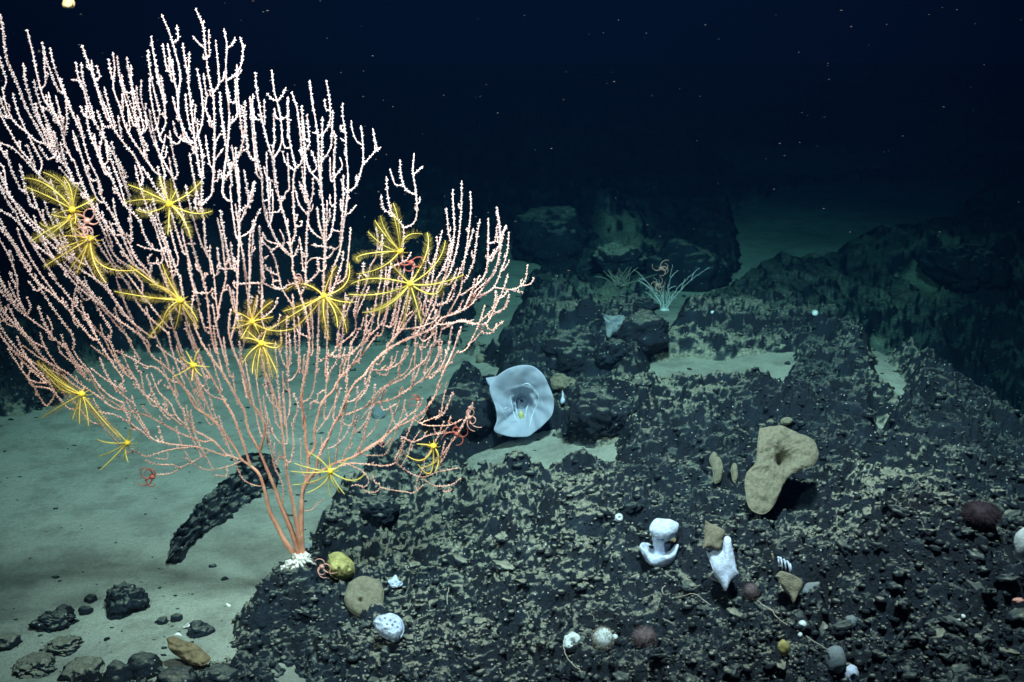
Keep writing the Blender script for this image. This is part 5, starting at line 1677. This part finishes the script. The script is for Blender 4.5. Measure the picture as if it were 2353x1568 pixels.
ball(1726, 1360, 16, "fuzzy grey-purple tuft below the white spear sponge", 'purple', 1.1, fuzz=1000, name="tuft_sponge", group=None)
ball(1800, 1490, 13, "dull olive-grey sponge bulb below the lower right balls", 'olive_sponge', 1.5, name="bulb_sponge", group=None)
ball(1955, 1430, 13, "grey translucent sponge bulb in the dark lower right rocks", 'grey_sponge', 1.2, name="bulb_sponge", group=None)
ball(1105, 800 + 25, 12, "dull tan ball sponge on the dark rock above the sand inlet", 'tan_sponge', 1.0, name="ball_sponge", group=None)
ball(1270, 815 - 20, 6, "small bluish ball sponge on the face of a black boulder", 'white_ball', 1.0, group=None)

# --- white bushy coral on the far sand
bY = hit(1530, 714)[1]
B0 = at_y(1528, 716, bY)
bush = thing("bush_coral", tuple(B0), "small white bushy coral of thin twigs on far sand", "coral")
tips = [(2255, 1185), (2170, 1190), (1930, 1160), (1770, 1270), (1590, 1200), (1720, 1360), (1640, 1300), (1470, 1430), (1760, 1370), (1900, 1320), (1850, 1330), (1690, 1400), (1810, 1290), (1870, 1400), (1960, 1400)]
for k, tpt in enumerate(tips):
    tu, tv = pt(1700, 500, tpt)
    E = at_y(tu, tv, bY + lrng.normal(0, .05))
    Cc = B0 + (E - B0) * .45 + np.array([(B0[0] - E[0]) * .12, 0, np.linalg.norm(E - B0) * .13])
    S = B0 + np.array([lrng.normal(0, .012), lrng.normal(0, .012), 0])
    P = bez(S, Cc, E, 22)
    P[1:-1] += lrng.normal(0, .0022, (20, 3))
    mb = MB(); Va, Fa = tube(P, np.linspace(.0017, .0009, 22), 5); mb.add(Va, Fa)
    if k % 2 == 0:
        for q in (9, 14):
            e2 = P[q] + (P[-1] - P[q]) * .5 + lrng.normal(0, .025, 3)
            Va, Fa = tube(bez(P[q], (P[q] + e2) / 2 + np.array([0, 0, .01]), e2, 7), np.linspace(.0018, .0010, 7), 4); mb.add(Va, Fa)
    link("branch", mb.mesh("branch", B0), M['bush'], bush)
V0, F0 = ico(2)
link("holdfast", mesh_from("holdfast", V0 * np.array([.03, .025, .022]) * (1 + .3 * noise3(V0 * 3, 2))[:, None], F0), M['bush'], bush)
brittle_star(1519, 617, bY - .03, 2.0, "reddish brittle star on top of the white bushy coral", 31, 'redpale')
brittle_star(1510, 655, bY - .03, 1.8, "small reddish brittle star lower in the white bushy coral", 32, 'redpale', 4)
# thin yellowish bush left of it
b2 = hit(1425, 655)
fan2 = thing("hydroid_tuft", tuple(b2), "thin yellow-grey tuft left of the white bushy coral", "hydroid")
for k in range(22):
    e = b2 + np.array([lrng.normal(0, .09), lrng.normal(0, .04), lrng.uniform(.03, .12)])
    Va, Fa = tube(bez(b2 + lrng.normal(0, .03, 3) * np.array([1, 1, 0]), (b2 + e) / 2 + lrng.normal(0, .02, 3), e, 8), np.linspace(.0032, .0018, 8), 4)
    link("twig", mesh_from("twig", Va - b2, Fa), M['filament'], fan2)

# --- pale tube worms and threads lying over the rock
THREADS = [
    ([(2410, 2253), (2440, 2290), (2470, 2320), (2505, 2345), (2525, 2360)], "pale straight worm tube on the rock below the hourglass sponge", (1900, 1700, [(1190, 1300), (1270, 1370), (1340, 1420), (1400, 1470), (1470, 1500)])),
    (None, "pale looped thread below the white spear sponge", (1900, 1700, [(1400, 1170), (1370, 1200), (1400, 1260), (1480, 1280), (1600, 1245), (1680, 1250), (1740, 1300), (1800, 1340)])),
    (None, "thin white zigzag thread left of the lower right ball sponges", (2840, 2092, [(0, 380), (70, 430), (130, 460), (150, 500), (200, 550), (260, 590)])),
    (None, "thin pale thread running down from the lower right ball sponges", (2840, 2092, [(430, 690), (500, 740), (570, 780), (640, 820)])),
    (None, "pale thread left of the mouthed white ball sponge", (1800, 2092, [(730, 770), (770, 880), (830, 950), (900, 1010)])),
    (None, "pale thread right of the purple tuft", (1800, 2092, [(1940, 1110), (2050, 1150), (2180, 1210), (2320, 1230)])),
    (None, "pale thread at the bottom edge left of the mouthed ball", (1800, 2092, [(0, 1260), (130, 1300), (270, 1330), (370, 1350)])),
    (None, "thin pale thread under the mouthed white ball sponge", (1800, 2092, [(720, 1140), (830, 1180), (900, 1240), (1000, 1310)])),
    (None, "faint thread below the purple tuft, bottom edge", (1800, 2092, [(1480, 1400), (1550, 1460), (1640, 1480), (1750, 1490)])),
    (None, "upright pale thread beside the rock crack right of the round tan disc", (900, 1892, [(1840, 740), (1825, 820), (1830, 880)])),
    (None, "slender pale thread between the two rounded black boulders", (1700, 1100, [(1340, 390), (1330, 460), (1300, 520), (1290, 550)])),
    (None, "faint whip-like thread at the right picture edge", (2700, 1100, [(2130, 1230), (2220, 1200), (2350, 1150)])),
    (None, "pale thread right of the white spear sponge's point", (1900, 1700, [(1740, 1060), (1800, 1100), (1880, 1140)])),
    (None, "pale thread at the right of the grey-purple tuft", (1900, 1700, [(2210, 1300), (2270, 1350), (2340, 1390)])),
]
for k, (_, lab, (ox, oy, l)) in enumerate(THREADS):
    uv = smooth_path([pt(ox, oy, p) for p in l], 4)
    h0 = hit(*uv[0])[1]; h1 = hit(*uv[-1])[1]
    P = np.array([at_y(u, v, h0 + (h1 - h0) * f - .035) for (u, v), f in zip(uv, np.linspace(0, 1, len(uv)))])
    P += lrng.normal(0, .0006, P.shape)
    Va, Fa = tube(P, .0013, 5)
    o = link("worm_tube", mesh_from("worm_tube", Va - P[0], Fa), M['filament'], None, P[0])
    tag(o, lab, "worm tube", "threads and worm tubes on the rock")
# --- shells
for k, (l, lab) in enumerate((([(1620, 1085), (1660, 1070), (1700, 1075), (1745, 1035)], "white branched shell fragment on the sand, lower left"), ([(1540, 1155), (1570, 1145), (1600, 1160)], "white shell chip on top of the brown lobed sponge"),
                              ([(2000, 880), (2040, 910)], "tiny white shell splinter at the sand's right edge"))):
    uv = [pt(0, 1892, p) for p in l]
    yy = hit(uv[0][0], uv[0][1] + 4)[1] - (.03 if k == 1 else 0)
    P = smooth_path([at_y(u, v, yy) for u, v in uv], .004)
    mb = MB(); Va, Fa = tube(P, np.interp(np.linspace(0, 1, len(P)), [0, .5, 1], [.003, .0055, .002]), 6); mb.add(Va, Fa)
    if k == 0:
        Va, Fa = tube(np.array([P[1], P[1] + np.array([.012, -.004, .014])]), [.003, .0015], 5); mb.add(Va, Fa)
    o = link("shell_fragment", mb.mesh("shell_fragment", P[0]), M['shell'], None, P[0])
    tag(o, lab, "shell")

# ------------------------------------------------------------------ drifting specks
mb = MB(); V0, F0 = ico(1)
sg = np.random.default_rng(4)
for k in range(260):
    u = sg.uniform(-60, 2410); v = sg.uniform(-40, 560 if k < 215 else 1000); y = sg.uniform(1.5, 4.5) if k % 5 else sg.uniform(.7, 1.3)
    c = at_y(u, v, y)
    if c[2] < .8: continue
    s = sg.uniform(.0004, .0012) * y / 1.7
    mb.add(V0 * np.array([s * sg.uniform(1.0, 2.2), s, s * .7]) * (1 + .3 * noise3(V0 * 2 + k, k))[:, None] + c, F0)
sn = link("marine_snow", mb.mesh("marine_snow"), M['snow']); sn["kind"] = "stuff"
sn["label"] = "scattered pale specks drifting in the dark water"
V0, F0 = ico(3)
c = at_y(158, 8, 2.3)
o = link("drifting_clump", mesh_from("drifting_clump", V0 * np.array([.013, .009, .010]) * (1 + .35 * noise3(V0 * 2.4, 9))[:, None], F0), M['yellowblob'], None, c)
tag(o, "yellowish clump drifting in dark water at the upper left corner", "marine snow")
c = at_y(2340, 1380, 2.1)
o = link("drifting_clump", mesh_from("drifting_clump", V0 * np.array([.011, .006, .005]) * (1 + .35 * noise3(V0 * 2.4, 10))[:, None], F0), M['redpale'], None, c)
tag(o, "blurred pinkish clump drifting near the right picture edge", "marine snow")
# ------------------------------------------------------------------ the water between lens and rock
hz, nt, b = new_mat("water_haze")
nt.nodes.remove(b)
pv = N(nt, "ShaderNodeVolumePrincipled")
pv.inputs["Color"].default_value = (0.004, 0.017, 0.050, 1)
pv.inputs["Density"].default_value = 0.160
pv.inputs["Anisotropy"].default_value = 0.35
pv.inputs["Absorption Color"].default_value = (0.035, 0.83, 0.85, 1)
nt.links.new(pv.outputs[0], nt.nodes["Material Output"].inputs["Volume"])
hv = np.array([[x, y, z] for x in (-70, 70) for y in (-8, 82) for z in (-2.2, 4.7)], float)
hf = np.array([[0, 1, 3, 2], [4, 6, 7, 5], [0, 4, 5, 1], [2, 3, 7, 6], [0, 2, 6, 4], [1, 5, 7, 3]])
haze = link("haze", mesh_from("haze", hv, hf, False), hz)
haze["kind"] = "stuff"
